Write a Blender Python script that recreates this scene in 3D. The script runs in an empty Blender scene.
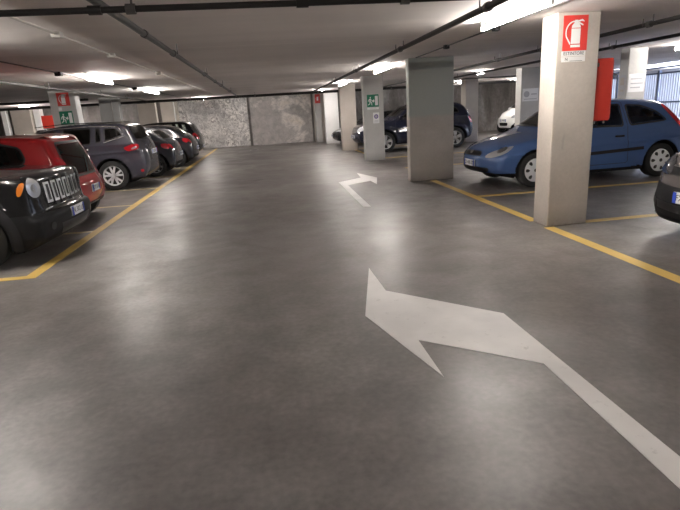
import bpy, math, random
import numpy as np
from mathutils import Vector, Matrix
from mathutils.geometry import delaunay_2d_cdt
PI = math.pi
S = bpy.context.scene
COL = S.collection
random.seed(7)

# ---------------------------------------------------------------- camera
CAM_H = 1.5
F = 511.0
v1 = np.array([267.0, 114.0]); hs = -.06
a_, b_ = v1[0] - 340, v1[1] - 255
t_ = (-F * F - a_ * a_ - b_ * b_) / (a_ + b_ * hs)
v2 = v1 + t_ * np.array([1, hs])
def _d(v):
    w = np.array([v[0] - 340, -(v[1] - 255), -F]); return w / np.linalg.norm(w)
Yc = _d(v1); Xc = _d(v2); Zc = np.cross(Xc, Yc)
cam_data = bpy.data.cameras.new('camera')
cam = bpy.data.objects.new('camera', cam_data); COL.objects.link(cam)
cam_data.sensor_width = 36; cam_data.lens = F / 680 * 36
cam_data.clip_start = .05; cam_data.clip_end = 200
M = Matrix((tuple(Xc), tuple(Yc), tuple(Zc))).to_4x4()
M.translation = Vector((0, 0, CAM_H))
cam.matrix_world = M
S.camera = cam

# ---------------------------------------------------------------- world, exposure
W = bpy.data.worlds.new('world'); S.world = W; W.use_nodes = True
W.node_tree.nodes['Background'].inputs[0].default_value = (.72, .80, 1.0, 1)
W.node_tree.nodes['Background'].inputs[1].default_value = 5.0
S.view_settings.view_transform = 'Standard'
S.view_settings.look = 'None'
S.view_settings.gamma = 1
S.view_settings.use_curve_mapping = False
S.view_settings.exposure = 1.34
TUBE = 66.0      # emission of the fluorescent tubes

# ---------------------------------------------------------------- materials
def mat(name, col, rough=.6, metal=0, coat=0, spec=.5, emit=None, estr=0):
    m = bpy.data.materials.new(name); m.use_nodes = True
    p = m.node_tree.nodes['Principled BSDF']
    p.inputs['Base Color'].default_value = (*col, 1)
    p.inputs['Roughness'].default_value = rough
    p.inputs['Metallic'].default_value = metal
    p.inputs['Coat Weight'].default_value = coat
    p.inputs['Coat Roughness'].default_value = .06
    p.inputs['Specular IOR Level'].default_value = spec
    if emit:
        p.inputs['Emission Color'].default_value = (*emit, 1)
        p.inputs['Emission Strength'].default_value = estr
    return m
def nd(m, t, **kw):
    n = m.node_tree.nodes.new(t)
    for k, v in kw.items():
        if k in n.inputs: n.inputs[k].default_value = v
        else: setattr(n, k, v)
    return n
def lk(m, a, b): m.node_tree.links.new(a, b)
def coords(m, scale=(1, 1, 1)):
    g = nd(m, 'ShaderNodeNewGeometry'); mp = nd(m, 'ShaderNodeMapping')
    mp.inputs['Scale'].default_value = scale
    lk(m, g.outputs['Position'], mp.inputs['Vector']); return mp.outputs[0]
def ramp(m, fac, stops):
    r = nd(m, 'ShaderNodeValToRGB'); e = r.color_ramp.elements
    while len(e) < len(stops): e.new(.5)
    for i, (p, c) in enumerate(stops):
        e[i].position = p; e[i].color = (*c, 1) if len(c) == 3 else c
    lk(m, fac, r.inputs[0]); return r.outputs[0]
def noise(m, vec, scale, detail=4, rough=.55, dist=0):
    n = nd(m, 'ShaderNodeTexNoise', Scale=scale, Detail=detail, Roughness=rough, Distortion=dist)
    lk(m, vec, n.inputs['Vector']); return n.outputs[0]
def mix(m, fac, a, b, mode='MIX'):
    n = nd(m, 'ShaderNodeMix', data_type='RGBA', blend_type=mode)
    if isinstance(fac, float): n.inputs[0].default_value = fac
    else: lk(m, fac, n.inputs[0])
    for s, v in ((6, a), (7, b)):
        if isinstance(v, tuple): n.inputs[s].default_value = (*v, 1)
        else: lk(m, v, n.inputs[s])
    return n.outputs[2]
def setc(m, c): lk(m, c, m.node_tree.nodes['Principled BSDF'].inputs['Base Color'])
def bump(m, h, strength, dist=.01):
    b = nd(m, 'ShaderNodeBump', Strength=strength, Distance=dist); lk(m, h, b.inputs['Height'])
    lk(m, b.outputs[0], m.node_tree.nodes['Principled BSDF'].inputs['Normal'])
def greys(a): return (a, a, a)

def floor_mat():
    m = mat('smooth_concrete_floor', (.2, .19, .18), .4)
    v = coords(m)
    n1 = noise(m, v, .45, 5, .6, .3); n2 = noise(m, v, 2.6, 5, .6); n3 = noise(m, v, 26, 2, .5)
    c = ramp(m, n1, [(.32, (.105, .094, .088)), (.50, (.142, .129, .122)), (.68, (.195, .181, .173))])
    c2 = ramp(m, n2, [(.3, greys(.72)), (.7, greys(1.25))])
    c = mix(m, 1.0, c, c2, 'MULTIPLY')
    c3 = ramp(m, n3, [(.3, greys(.86)), (.7, greys(1.14))])
    c = mix(m, 1.0, c, c3, 'MULTIPLY')
    setc(m, c)
    r1 = noise(m, v, 1.1, 5, .65, .6)
    r = nd(m, 'ShaderNodeMapRange'); lk(m, r1, r.inputs[0])
    r.inputs[1].default_value = .3; r.inputs[2].default_value = .7
    r.inputs[3].default_value = .30; r.inputs[4].default_value = .50
    p = m.node_tree.nodes['Principled BSDF']
    lk(m, r.outputs[0], p.inputs['Roughness']); p.inputs['Specular IOR Level'].default_value = .5
    bump(m, noise(m, v, 5, 3, .5), .10, .01)
    return m
def ceiling_mat():
    m = mat('plank_concrete_ceiling', (.4, .37, .34), .75)
    v = coords(m)
    n = noise(m, v, .6, 4, .5)
    c = ramp(m, n, [(.3, (.70, .645, .61)), (.7, (.80, .745, .71))])
    ws = coords(m, (.15, 1, 1))
    n2 = noise(m, ws, 1.8, 3, .5)
    c = mix(m, 1.0, c, ramp(m, n2, [(.3, greys(.92)), (.7, greys(1.06))]), 'MULTIPLY')
    # seams between the precast slabs, every 2.4 m
    sx = nd(m, 'ShaderNodeSeparateXYZ'); lk(m, v, sx.inputs[0])
    ma = nd(m, 'ShaderNodeMath', operation='PINGPONG'); lk(m, sx.outputs[1], ma.inputs[0]); ma.inputs[1].default_value = 1.2
    seam = ramp(m, ma.outputs[0], [(.0, greys(1.0)), (.010, greys(.7)), (.02, greys(0))])
    c = mix(m, seam, c, (.88, .83, .79))
    setc(m, c)
    bump(m, n2, .25, .05)
    return m
def pillar_mat(name, a, b, scuff=.5):
    m = mat(name, a, .65)
    v = coords(m)
    n = noise(m, v, 2.2, 5, .6); n2 = noise(m, v, 30, 4, .6)
    c = ramp(m, n, [(.3, a), (.7, b)])
    c = mix(m, 1.0, c, ramp(m, n2, [(.3, greys(.95)), (.7, greys(1.04))]), 'MULTIPLY')
    sx = nd(m, 'ShaderNodeSeparateXYZ'); lk(m, v, sx.inputs[0])
    # darker towards the foot, broken up by fine noise
    lo = nd(m, 'ShaderNodeMapRange'); lk(m, sx.outputs[2], lo.inputs[0])
    lo.inputs[1].default_value = 0; lo.inputs[2].default_value = .25; lo.inputs[3].default_value = 1; lo.inputs[4].default_value = 0
    mu = nd(m, 'ShaderNodeMath', operation='MULTIPLY'); lk(m, lo.outputs[0], mu.inputs[0]); lk(m, n2, mu.inputs[1])
    c = mix(m, mu.outputs[0], c, (a[0] * .45, a[1] * .42, a[2] * .4))
    vs = coords(m, (6, 6, 2)); n3 = noise(m, vs, 1.2, 3, .5)
    c = mix(m, ramp(m, n3, [(.70, greys(0)), (.76, greys(scuff))]), c, (.30, .28, .26))
    setc(m, c); bump(m, n2, .1, .004)
    return m
def split_pillar_mat():
    m = pillar_mat('shaded_top_pillar', (.42, .385, .345), (.47, .435, .395), .1)
    p = m.node_tree.nodes['Principled BSDF']
    old = p.inputs['Base Color'].links[0].from_socket
    v = coords(m); sx = nd(m, 'ShaderNodeSeparateXYZ'); lk(m, v, sx.inputs[0])
    nn = noise(m, coords(m, (3, 3, .4)), 1.5, 2)
    ad = nd(m, 'ShaderNodeMath', operation='MULTIPLY_ADD'); lk(m, nn, ad.inputs[0]); ad.inputs[1].default_value = .06; lk(m, sx.outputs[2], ad.inputs[2])
    up = ramp(m, ad.outputs[0], [(.0, greys(0)), (.5, greys(0))])
    mr = nd(m, 'ShaderNodeMapRange'); lk(m, ad.outputs[0], mr.inputs[0]); mr.inputs[1].default_value = 1.28; mr.inputs[2].default_value = 1.34
    setc(m, mix(m, mr.outputs[0], old, (.39, .41, .38)))  # cooler grey-green upper half: shade put into the colour
    return m
def back_wall_mat(kind):
    m = mat('stained_wall_' + kind, (.5, .48, .45), .85)
    v = coords(m)
    if kind == 'blotchy':
        n = noise(m, v, .9, 3, .5, .8); n2 = noise(m, v, 5.5, 8, .85, 1.6)
        c = ramp(m, n2, [(.42, (.20, .19, .185)), (.48, (.55, .53, .51)), (.55, (.90, .87, .84))])
        c2 = ramp(m, n2, [(.40, (.28, .27, .27)), (.58, (.66, .64, .63))])
        c = mix(m, ramp(m, n, [(.42, greys(0)), (.56, greys(1))]), c, c2)
    elif kind == 'patched':
        n = noise(m, v, .55, 6, .62, .4); n2 = noise(m, v, 4, 7, .75, .5)
        c = ramp(m, n, [(.40, (.50, .465, .45)), (.50, (.48, .45, .435)), (.55, (.80, .75, .71)), (.68, (.74, .66, .56))])
        c = mix(m, 1.0, c, ramp(m, n2, [(.35, greys(.72)), (.62, greys(1.14))]), 'MULTIPLY')
    else:
        vs = coords(m, (1, 1, .3)); n = noise(m, vs, 1.6, 5, .65, .3); n2 = noise(m, v, 9, 5, .7)
        c = ramp(m, n, [(.35, (.17, .155, .148)), (.52, (.27, .25, .24)), (.68, (.46, .44, .43))])
        c = mix(m, 1.0, c, ramp(m, n2, [(.3, greys(.8)), (.7, greys(1.15))]), 'MULTIPLY')
    setc(m, c); bump(m, n2, .3, .02)
    return m
def line_mat(name, a, wear):
    m = mat(name, a, .42)
    v = coords(m); n = noise(m, v, 14, 6, .7); n2 = noise(m, v, 2.2, 3)
    c = mix(m, ramp(m, n, [(.60, greys(0)), (.74, greys(wear))]), a, (.24, .22, .20))
    c = mix(m, 1.0, c, ramp(m, n2, [(.3, greys(.86)), (.7, greys(1.08))]), 'MULTIPLY')
    setc(m, c); return m
def glass_mat(name, tint, refl=1.0):
    m = bpy.data.materials.new(name); m.use_nodes = True; nt = m.node_tree; nt.nodes.clear()
    o = nt.nodes.new('ShaderNodeOutputMaterial'); t = nt.nodes.new('ShaderNodeBsdfTransparent')
    t.inputs[0].default_value = (*tint, 1)
    g = nt.nodes.new('ShaderNodeBsdfGlossy'); g.inputs['Roughness'].default_value = .04
    fr = nt.nodes.new('ShaderNodeFresnel'); fr.inputs[0].default_value = 1.5
    mx = nt.nodes.new('ShaderNodeMixShader')
    nt.links.new(fr.outputs[0], mx.inputs[0]); nt.links.new(t.outputs[0], mx.inputs[1]); nt.links.new(g.outputs[0], mx.inputs[2])
    nt.links.new(mx.outputs[0], o.inputs[0]); return m
def paint(name, c, metal=.35, rough=.32):
    m = mat(name, c, .6, 0, 1.0, .1)
    v = coords(m); n = noise(m, v, 5, 5, .7)
    p = m.node_tree.nodes['Principled BSDF']
    # thin film of dust that dulls the lacquer
    r = nd(m, 'ShaderNodeMapRange'); lk(m, n, r.inputs[0]); r.inputs[1].default_value = .3; r.inputs[2].default_value = .7
    r.inputs[3].default_value = .02; r.inputs[4].default_value = .07
    lk(m, r.outputs[0], p.inputs['Coat Roughness'])
    return m

MT = dict(
    floor=floor_mat(), ceil=ceiling_mat(),
    pillar=pillar_mat('cream_painted_pillar', (.43, .385, .335), (.50, .455, .405)),
    pillar_grey=pillar_mat('grey_painted_pillar', (.46, .45, .43), (.53, .52, .50), .15),
    pillar_white=pillar_mat('bright_white_pillar', (.86, .85, .84), (.92, .91, .90), .1),
    pillar_tan=pillar_mat('tan_bare_pillar', (.46, .41, .36), (.52, .47, .42)),
    pillar2=split_pillar_mat(),
    wblot=back_wall_mat('blotchy'), wpatch=back_wall_mat('patched'), wdark=back_wall_mat('dark'),
    yellow=line_mat('yellow_floor_paint', (.66, .45, .12), .6),
    cream=line_mat('faded_yellow_floor_paint', (.62, .50, .27), .8),
    white=line_mat('white_floor_paint', (.72, .70, .68), .5),
    pipe=mat('grey_steel_pipe', (.10, .095, .09), .5, .3), pipe_dark=mat('dark_steel_pipe', (.035, .033, .032), .55, .2),
    conduit=mat('pale_plastic_conduit', (.55, .52, .48), .5), cable=mat('black_cable', (.05, .045, .045), .6),
    hanger=mat('zinc_hanger', (.16, .15, .145), .5, .5),
    housing=mat('white_lamp_housing', (.8, .8, .78), .4),
    tube=mat('lit_fluorescent_tube', (1, 1, 1), .5, emit=(1.0, .95, .90), estr=TUBE),
    red=mat('red_enamel', (.52, .035, .02), .4), signred=mat('red_sign_face', (.62, .045, .035), .45),
    signgreen=mat('green_sign_face', (.005, .17, .09), .45), signwhite=mat('white_sign_print', (.8, .8, .78), .5),
    paper=mat('white_paper', (.82, .82, .82), .7), ink=mat('black_print', (.03, .03, .03), .6),
    purple=mat('purple_print', (.16, .10, .35), .6), greyp=mat('grey_print', (.45, .45, .47), .6),
    plastic=mat('black_plastic', (.012, .012, .013), .6, 0, 0, .2), rubber=mat('tyre_rubber', (.014, .014, .014), .8),
    seal=mat('black_window_seal', (.008, .008, .009), .35), trim=mat('dark_grey_trim', (.018, .018, .02), .6, 0, 0, .25),
    alloy=mat('silver_alloy', (.62, .62, .63), .32, .7), cover=mat('silver_wheel_cover', (.80, .81, .83), .4, .1),
    chrome=mat('chrome', (.75, .75, .76), .12, 1.0), brake=mat('dark_brake_disc', (.05, .05, .05), .5, .6),
    lamp_clear=mat('clear_lamp_lens', (.50, .51, .53), .15, .25, 1.0), lamp_red=mat('red_lamp_lens', (.42, .012, .02), .12, 0, 1.0),
    lamp_dark=mat('smoked_lamp_lens', (.06, .06, .065), .1, .3, 1.0),
    amber=mat('amber_lamp_lens', (.85, .24, .02), .2, 0, 1.0), plate=mat('white_plate', (.72, .73, .75), .4),
    eu=mat('blue_plate_band', (.02, .06, .42), .4),
    glass=glass_mat('dark_tinted_glass', (.10, .11, .11)), glass_clear=glass_mat('green_tinted_glass', (.84, .90, .87)),
    seat=mat('dark_seat_fabric', (.03, .03, .032), .9),
    gate=mat('pale_galvanised_gate', (.50, .54, .62), .5, .2), gatefr=mat('blue_grey_gate_frame', (.10, .13, .20), .5, .2),
    render=mat('pale_render', (.62, .64, .68), .8),
    p_black=paint('black_car_paint', (.008, .008, .009)), p_red=paint('red_car_paint', (.30, .012, .014), .3),
    p_grey=paint('slate_grey_car_paint', (.036, .036, .048), .6), p_char=paint('charcoal_car_paint', (.024, .025, .032), .6),
    p_dark=paint('graphite_car_paint', (.016, .016, .02), .5), p_blue=paint('blue_car_paint', (.060, .120, .29), .4),
    p_navy=paint('navy_car_paint', (.006, .007, .020), .4), p_brown=paint('dark_taupe_car_paint', (.10, .088, .085), .6),
    p_white=paint('white_car_paint', (.78, .78, .76), 0, .4),
)

# ---------------------------------------------------------------- mesh helpers
class MB:
    def __init__(s): s.v = []; s.f = []; s.m = []
    def add(s, vs, fs, mi=0):
        o = len(s.v); s.v += [tuple(p) for p in vs]; s.f += [tuple(i + o for i in f) for f in fs]; s.m += [mi] * len(fs); return s
    def box(s, x0, x1, y0, y1, z0, z1, mi=0):
        vs = [(x, y, z) for z in (z0, z1) for y in (y0, y1) for x in (x0, x1)]
        return s.add(vs, [(0, 2, 3, 1), (4, 5, 7, 6), (0, 1, 5, 4), (2, 6, 7, 3), (0, 4, 6, 2), (1, 3, 7, 5)], mi)
    def prism(s, pts, axis, a, b, mi=0):
        """polygon pts (counter-clockwise) in the plane normal to axis, extruded from a to b"""
        def P(p, t): return {'x': (t, p[0], p[1]), 'y': (p[0], t, p[1]), 'z': (p[0], p[1], t)}[axis]
        n = len(pts); vs = [P(p, a) for p in pts] + [P(p, b) for p in pts]
        fs = [tuple(range(n))[::-1], tuple(range(n, 2 * n))] + [(i, (i + 1) % n, n + (i + 1) % n, n + i) for i in range(n)]
        return s.add(vs, fs, mi)
    def rod(s, p, q, r, n=10, mi=0, r2=None):
        p = Vector(p); q = Vector(q); d = (q - p).normalized(); r2 = r if r2 is None else r2
        u = d.orthogonal().normalized(); w = d.cross(u)
        vs = [c + (u * math.cos(2 * PI * i / n) + w * math.sin(2 * PI * i / n)) * rr for c, rr in ((p, r), (q, r2)) for i in range(n)]
        fs = [(i, (i + 1) % n, n + (i + 1) % n, n + i) for i in range(n)] + [tuple(range(n))[::-1], tuple(range(n, 2 * n))]
        return s.add(vs, fs, mi)
    def lathe(s, prof, n=32, mi=0, c=(0, 0, 0)):
        """profile (y, r) revolved about the y axis"""
        k = len(prof)
        vs = [(c[0] + r * math.cos(2 * PI * i / n), c[1] + y, c[2] + r * math.sin(2 * PI * i / n)) for i in range(n) for y, r in prof]
        fs = [(i * k + j, i * k + j + 1, ((i + 1) % n) * k + j + 1, ((i + 1) % n) * k + j) for i in range(n) for j in range(k - 1)]
        return s.add(vs, fs, mi)
    def build(s, name, mats, parent=None, smooth=False, bevel=0, loc=None):
        me = bpy.data.meshes.new(name); me.from_pydata(s.v, [], s.f)
        for m in (mats if isinstance(mats, (list, tuple)) else [mats]): me.materials.append(m)
        me.polygons.foreach_set('material_index', s.m)
        if smooth: me.polygons.foreach_set('use_smooth', [True] * len(s.f))
        import bmesh
        bm = bmesh.new(); bm.from_mesh(me); bmesh.ops.recalc_face_normals(bm, faces=bm.faces); bm.to_mesh(me); bm.free()
        if smooth: me.set_sharp_from_angle(angle=math.radians(38))
        return put(name, me, parent, bevel, loc)
def put(name, me, parent=None, bevel=0, loc=None):
    o = bpy.data.objects.new(name, me); COL.objects.link(o)
    if parent: o.parent = parent
    if loc: o.location = loc
    if bevel:
        b = o.modifiers.new('bevel', 'BEVEL'); b.width = bevel; b.segments = 2; b.limit_method = 'ANGLE'; b.harden_normals = False
    return o
def tag(o, label=None, cat=None, group=None, kind=None):
    for k, v in (('label', label), ('category', cat), ('group', group), ('kind', kind)):
        if v: o[k] = v
    return o
def thing(name, label, cat, loc=(0, 0, 0), rz=0, group=None):
    o = bpy.data.objects.new(name, None); COL.objects.link(o); o.location = loc; o.rotation_euler = (0, 0, rz)
    o.empty_display_size = .1
    return tag(o, label, cat, group)
def struct(o): return tag(o, kind='structure')
def text_mb(mb, txt, size, x, y, z, mi=0, axis='xz', center=True):
    """flat lettering facing -y, appended to mb"""
    cu = bpy.data.curves.new('t', 'FONT'); cu.body = txt; cu.size = size; cu.extrude = .0006
    cu.resolution_u = 3
    if center: cu.align_x = 'CENTER'
    cu.align_y = 'CENTER'
    o = bpy.data.objects.new('t', cu); COL.objects.link(o)
    me = bpy.data.meshes.new_from_object(o)
    vs = [tuple(v.co) for v in me.vertices]; fs = [tuple(p.vertices) for p in me.polygons]
    if axis == 'xz': vs = [(x + a, y - c, z + b) for a, b, c in vs]
    elif axis == '-x': vs = [(x - c, y - a, z + b) for a, b, c in vs]      # reads from -x side
    elif axis == '+x': vs = [(x + c, y + a, z + b) for a, b, c in vs]
    mb.add(vs, fs, mi)
    bpy.data.objects.remove(o); bpy.data.curves.remove(cu); bpy.data.meshes.remove(me)

# ---------------------------------------------------------------- room shell
CZ = 2.37
struct(MB().box(-15, 17.5, -7, 26.8, -.2, 0).build('floor', MT['floor']))
struct(MB().box(-15, 13.3, -7, 26.8, CZ, CZ + .2).box(13.3, 17.5, -7, 7, CZ, CZ + .2).box(13.3, 17.5, 20.5, 26.8, CZ, CZ + .2).build('ceiling', MT['ceil']))
wb = MB().box(-15, -4.9, 26.4, 26.8, 0, CZ, 2).box(-4.9, -.93, 26.4, 26.8, 0, CZ, 0).box(-.80, 2.20, 26.4, 26.8, 0, CZ, 1).box(-.93, -.80, 26.52, 26.8, 0, CZ, 2)
wb.box(2.20, 2.3, 26.52, 26.8, 0, CZ, 2).box(2.3, 3.3, 26.36, 26.8, 0, CZ, 3).box(3.3, 17.5, 26.4, 26.8, 0, CZ, 2)
struct(wb.build('wall_back', [MT['wblot'], MT['wpatch'], MT['wdark'], MT['pillar_tan']]))
struct(MB().box(-15.3, -15, -7, 26.8, 0, CZ).build('wall_left', MT['wdark']))
struct(MB().box(17.5, 17.8, -7, 26.8, 0, CZ).build('wall_right', MT['render']))
struct(MB().box(-15.3, 17.8, -7.3, -7, 0, CZ).build('wall_front', MT['pillar_tan']))
struct(MB().box(13.0, 13.3, -7, 8.0, 0, CZ).build('wall_side', MT['pillar_grey']))
# kerb rubble line along the back wall
struct(MB().box(-15, -.93, 26.3, 26.4, 0, .05).box(-.8, 2.3, 26.33, 26.4, 0, .04).build('baseboard_back', MT['wdark']))

# ---------------------------------------------------------------- ceiling lamps
def lamp(x, y0, y1, label, group='fluorescent battens on the ceiling', z=CZ, along='y', drop=0.0):
    t = thing('ceiling_lamp', label, 'ceiling lamp', (x, (y0 + y1) / 2, z - drop), 0 if along == 'y' else PI / 2, group)
    h = (y1 - y0) / 2
    MB().box(-.02, .02, -h - .06, h + .06, -.022, 0).build('housing', MT['housing'], t, bevel=.008)
    for s in (-1, 1): MB().box(-.015, .015, s * (h + .02) - .012, s * (h + .02) + .012, -.105, -.022).build('end_cap', MT['housing'], t, bevel=.006)
    MB().rod((0, -h, -.08), (0, h, -.08), .025, 10).build('tube', MT['tube'], t, smooth=True)
    if drop:
        for s in (-1, 1): MB().rod((0, s * h * .7, 0), (0, s * h * .7, drop), .006, 6).build('suspension_rod', MT['hanger'], t)
lamp(2.52, 4.55, 6.0, 'lit ceiling tube just left above the big pillar with the red extinguisher sign')
lamp(2.62, 11.0, 12.6, 'lit ceiling tube touching the top left of the widest pillar')
lamp(2.55, 16.6, 18.3, 'lit ceiling tube beyond the pillar with the green exit sign')
lamp(2.35, 21.9, 23.3, 'small bright ceiling tube by the red sign at the back wall')
lamp(-3.1, 10.1, 11.6, 'lit ceiling tube over the empty bay between red and slate grey cars')
lamp(-3.2, 15.0, 16.8, 'lit ceiling tube over the charcoal hatchback behind the slate grey car')
lamp(-2.75, 23.2, 24.5, 'tiny far ceiling tube in front of the blotchy back wall')
lamp(-9.3, 21.7, 23.1, 'lit ceiling tube at far left edge over the tan pillar')
lamp(-8.3, 24.0, 25.2, 'small far ceiling tube right of the signed left pillar')
lamp(8.35, 8.9, 10.1, 'lit ceiling tube at right edge above the blue hatchback tail')
lamp(6.3, 14.9, 15.4, 'short round-looking ceiling lamp near the pillar with a paper notice')
lamp(-3.1, -1.6, -.1, 'ceiling tube behind the viewpoint over the left lane edge')
lamp(2.52, -1.4, .1, 'ceiling tube behind the viewpoint over the right lane edge')
lamp(-3.1, 4.4, 5.9, 'ceiling tube overhead by the black off-roader bay')
lamp(8.1, 3.0, 4.6, 'ceiling tube over the rear of the taupe van')
lamp(8.1, 20.2, 21.8, 'added ceiling tube behind the navy off-roader rear')  # added to lift the dark right part of the back wall
lamp(11.0, 21.5, 23.0, 'added ceiling tube over the white city car bays')  # another added tube, brightens the same dark wall
lamp(-9.4, 9.0, 10.6, 'ceiling tube over the next lane on the left')

# ---------------------------------------------------------------- pipes
def pipe(name, p, q, r, m, label, hang=(), cat='pipe', fit=(), up=.09):
    t = thing(name, label, cat, p, 0, None)
    q2 = Vector(q) - Vector(p)
    MB().rod((0, 0, 0), q2, r, 10).build('pipe_run', m, t, smooth=True)
    d = q2.normalized(); L = q2.length
    for h in hang:
        c = d * h
        mb = MB().rod(c - d * .03, c + d * .03, r + .012, 10)
        if abs(d.y) > .5: mb.rod(c + Vector((r + .02, 0, -.01)), c + Vector((r + .02, 0, CZ - p[2])), .008, 6).rod(c + Vector((-r - .02, .05, -.01)), c + Vector((-r - .02, .05, .07)), .008, 6)
        else: mb.rod(c + Vector((0, r + .02, -.01)), c + Vector((0, r + .02, CZ - p[2])), .008, 6)
        mb.build('hanger', MT['hanger'], t)
    for h in fit:
        c = d * h; MB().rod(c - d * .04, c + d * .04, r + .008, 12).build('coupling', m, t, smooth=True)
    return t
zp = 2.26
pipe('sprinkler_pipe', (-1.02, 3.0, zp), (-1.12, 21.3, zp), .028, MT['pipe'], 'long grey ceiling pipe running to the back wall, left of the lane arrows', (3.75, 7.1, 10.8, 14.2), fit=(2.2, 9.2))
pipe('sprinkler_pipe', (1.93, .5, zp), (1.9, 21.3, zp), .028, MT['pipe_dark'], 'long dark ceiling pipe left of the right-hand lamps', (4.0, 6.95, 10.6, 14.2), fit=(3.0,))
pipe('sprinkler_pipe', (-7.0, 3.72, zp - .065), (2.4, 3.72, zp - .065), .021, MT['pipe_dark'], 'dark cross pipe nearest the viewpoint along the top edge', (4.2, 6.2, 8.0), fit=(5.98, 7.3))
pipe('sprinkler_pipe', (-4.2, 4.1, zp), (-4.5, 21.3, zp), .028, MT['pipe'], 'grey ceiling pipe passing above the signed left pillar', (4.95, 7.4, 11, 14))
pipe('sprinkler_pipe', (4.55, .5, zp), (4.65, 21.3, zp), .026, MT['pipe_dark'], 'dark pipe passing behind the top of the signed big pillar', (5.5, 8.0, 9.7, 13))
pipe('sprinkler_pipe', (6.1, .5, zp), (5.85, 21.3, zp), .026, MT['pipe_dark'], 'thin dark pipe above the red cabinet and over the blue car', (6.0, 8.2, 10.5, 14))
pipe('sprinkler_pipe', (-14.9, 21.4, zp - .04), (11.5, 21.4, zp - .04), .05, MT['pipe_dark'], 'thick dark cross pipe in front of the back wall', (3, 6, 9, 12, 14.5, 17, 20, 23), fit=(10.3, 13.8, 16.8))
pipe('sprinkler_pipe', (-14.9, 17.0, zp - .03), (-5.3, 17.0, zp - .03), .035, MT['pipe_dark'], 'dark cross pipe at far left behind the signed pillar', (2, 4.5, 7))
pipe('sprinkler_pipe', (5.0, 16.2, zp - .06), (11.8, 16.2, zp - .06), .022, MT['pipe_dark'], 'thin dark cross pipe beyond the blue car roof', (1, 4, 6))
t = pipe('conduit', (-1.92, .5, CZ - .02), (-1.95, 20.5, CZ - .02), .011, MT['conduit'], 'thin pale conduit fixed flat on the ceiling left of the grey pipe', cat='conduit')
for y in (2.5, 4.1, 5.6, 7.4, 10.4): MB().box(-.045, .045, y - .5 - .045, y - .5 + .045, -.035, .018).build('junction_box', MT['conduit'], t, bevel=.006)
t = pipe('conduit', (-3.35, .5, CZ - .02), (-3.35, 24, CZ - .02), .009, MT['cable'], 'thin dark conduit feeding the left row of lamps', cat='conduit')
for y in (9.5, 14.6): MB().box(-.05, .05, y - .55, y - .45, -.05, .018).build('junction_box', MT['trim'], t, bevel=.006)
t = pipe('conduit', (2.85, .5, CZ - .02), (2.85, 9.9, CZ - .02), .009, MT['cable'], 'thin dark conduit feeding the right row of lamps', cat='conduit')
for y in (6.4, 8.2): MB().box(-.04, .04, y - .54, y - .46, -.04, .018).build('junction_box', MT['trim'], t, bevel=.006)

# ---------------------------------------------------------------- pillars
def pillar(x0, x1, y0, y1, m, label):
    o = MB().box(x0, x1, y0, y1, 0, CZ).build('concrete_pillar', MT[m], bevel=.015)
    return tag(o, label, 'pillar', None)
pillar(3.20, 3.71, 5.62, 5.95, 'pillar', 'nearest cream pillar bearing the large red extinguisher sign')
pillar(2.77, 3.68, 10.15, 10.36, 'pillar2', 'widest pillar, shade coloured into its upper half, left of the blue hatchback nose')
pillar(2.76, 3.34, 15.0, 15.28, 'pillar_grey', 'grey pillar bearing the green exit sign and a paper notice')
pillar(2.70, 3.28, 19.4, 19.7, 'pillar_tan', 'plain pillar behind the exit sign pillar, dark car nose beside it')
pillar(2.63, 3.25, 24.1, 24.4, 'pillar_white', 'bright white pillar near the back wall, lamp light in its colour')  # strong lamp light put into its near-white base colour
pillar(2.33, 2.62, 25.7, 26.3, 'pillar_grey', 'narrow far pillar bearing the small red sign')
pillar(7.42, 7.84, 10.22, 10.5, 'pillar_grey', 'pillar behind the blue hatchback roof with a sheet of paper')
pillar(7.5, 8.1, 15.0, 15.35, 'pillar_grey', 'pillar in front of the white car with a paper notice')
pillar(7.5, 8.0, 19.4, 19.9, 'pillar', 'cream pillar behind the tail of the navy off-roader')
pillar(7.5, 8.1, 24.1, 24.4, 'pillar_tan', 'tan pillar by the dark back wall behind the widest pillar')
pillar(-5.38, -4.76, 14.26, 14.62, 'pillar_grey', 'left pillar bearing red extinguisher and green exit signs')
pillar(-5.7, -5.05, 19.3, 19.62, 'pillar_grey', 'grey pillar with a pale conduit, above the slate grey car roof')
pillar(-5.55, -4.8, 24.1, 24.4, 'pillar', 'broad cream pillar behind the roofs of the left dark hatchbacks')
pillar(-4.95, -4.2, 26.0, 26.38, 'pillar_tan', 'tan pilaster against the left end of the back wall')
pillar(-11.27, -10.44, 25.3, 25.7, 'pillar', 'wide cream pillar at the far left edge')
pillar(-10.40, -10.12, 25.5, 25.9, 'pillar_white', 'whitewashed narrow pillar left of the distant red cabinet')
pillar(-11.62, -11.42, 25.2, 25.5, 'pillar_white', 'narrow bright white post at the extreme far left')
t = pipe('conduit', (-5.28, 19.275, .05), (-5.28, 19.275, 2.3), .018, MT['conduit'], 'vertical pale conduit on the grey pillar above the slate grey car', cat='conduit')
t = pipe('conduit', (-4.32, 25.965, .05), (-4.32, 25.965, 2.3), .03, MT['signwhite'], 'vertical white conduit on the tan pilaster at the back', cat='conduit')

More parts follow.
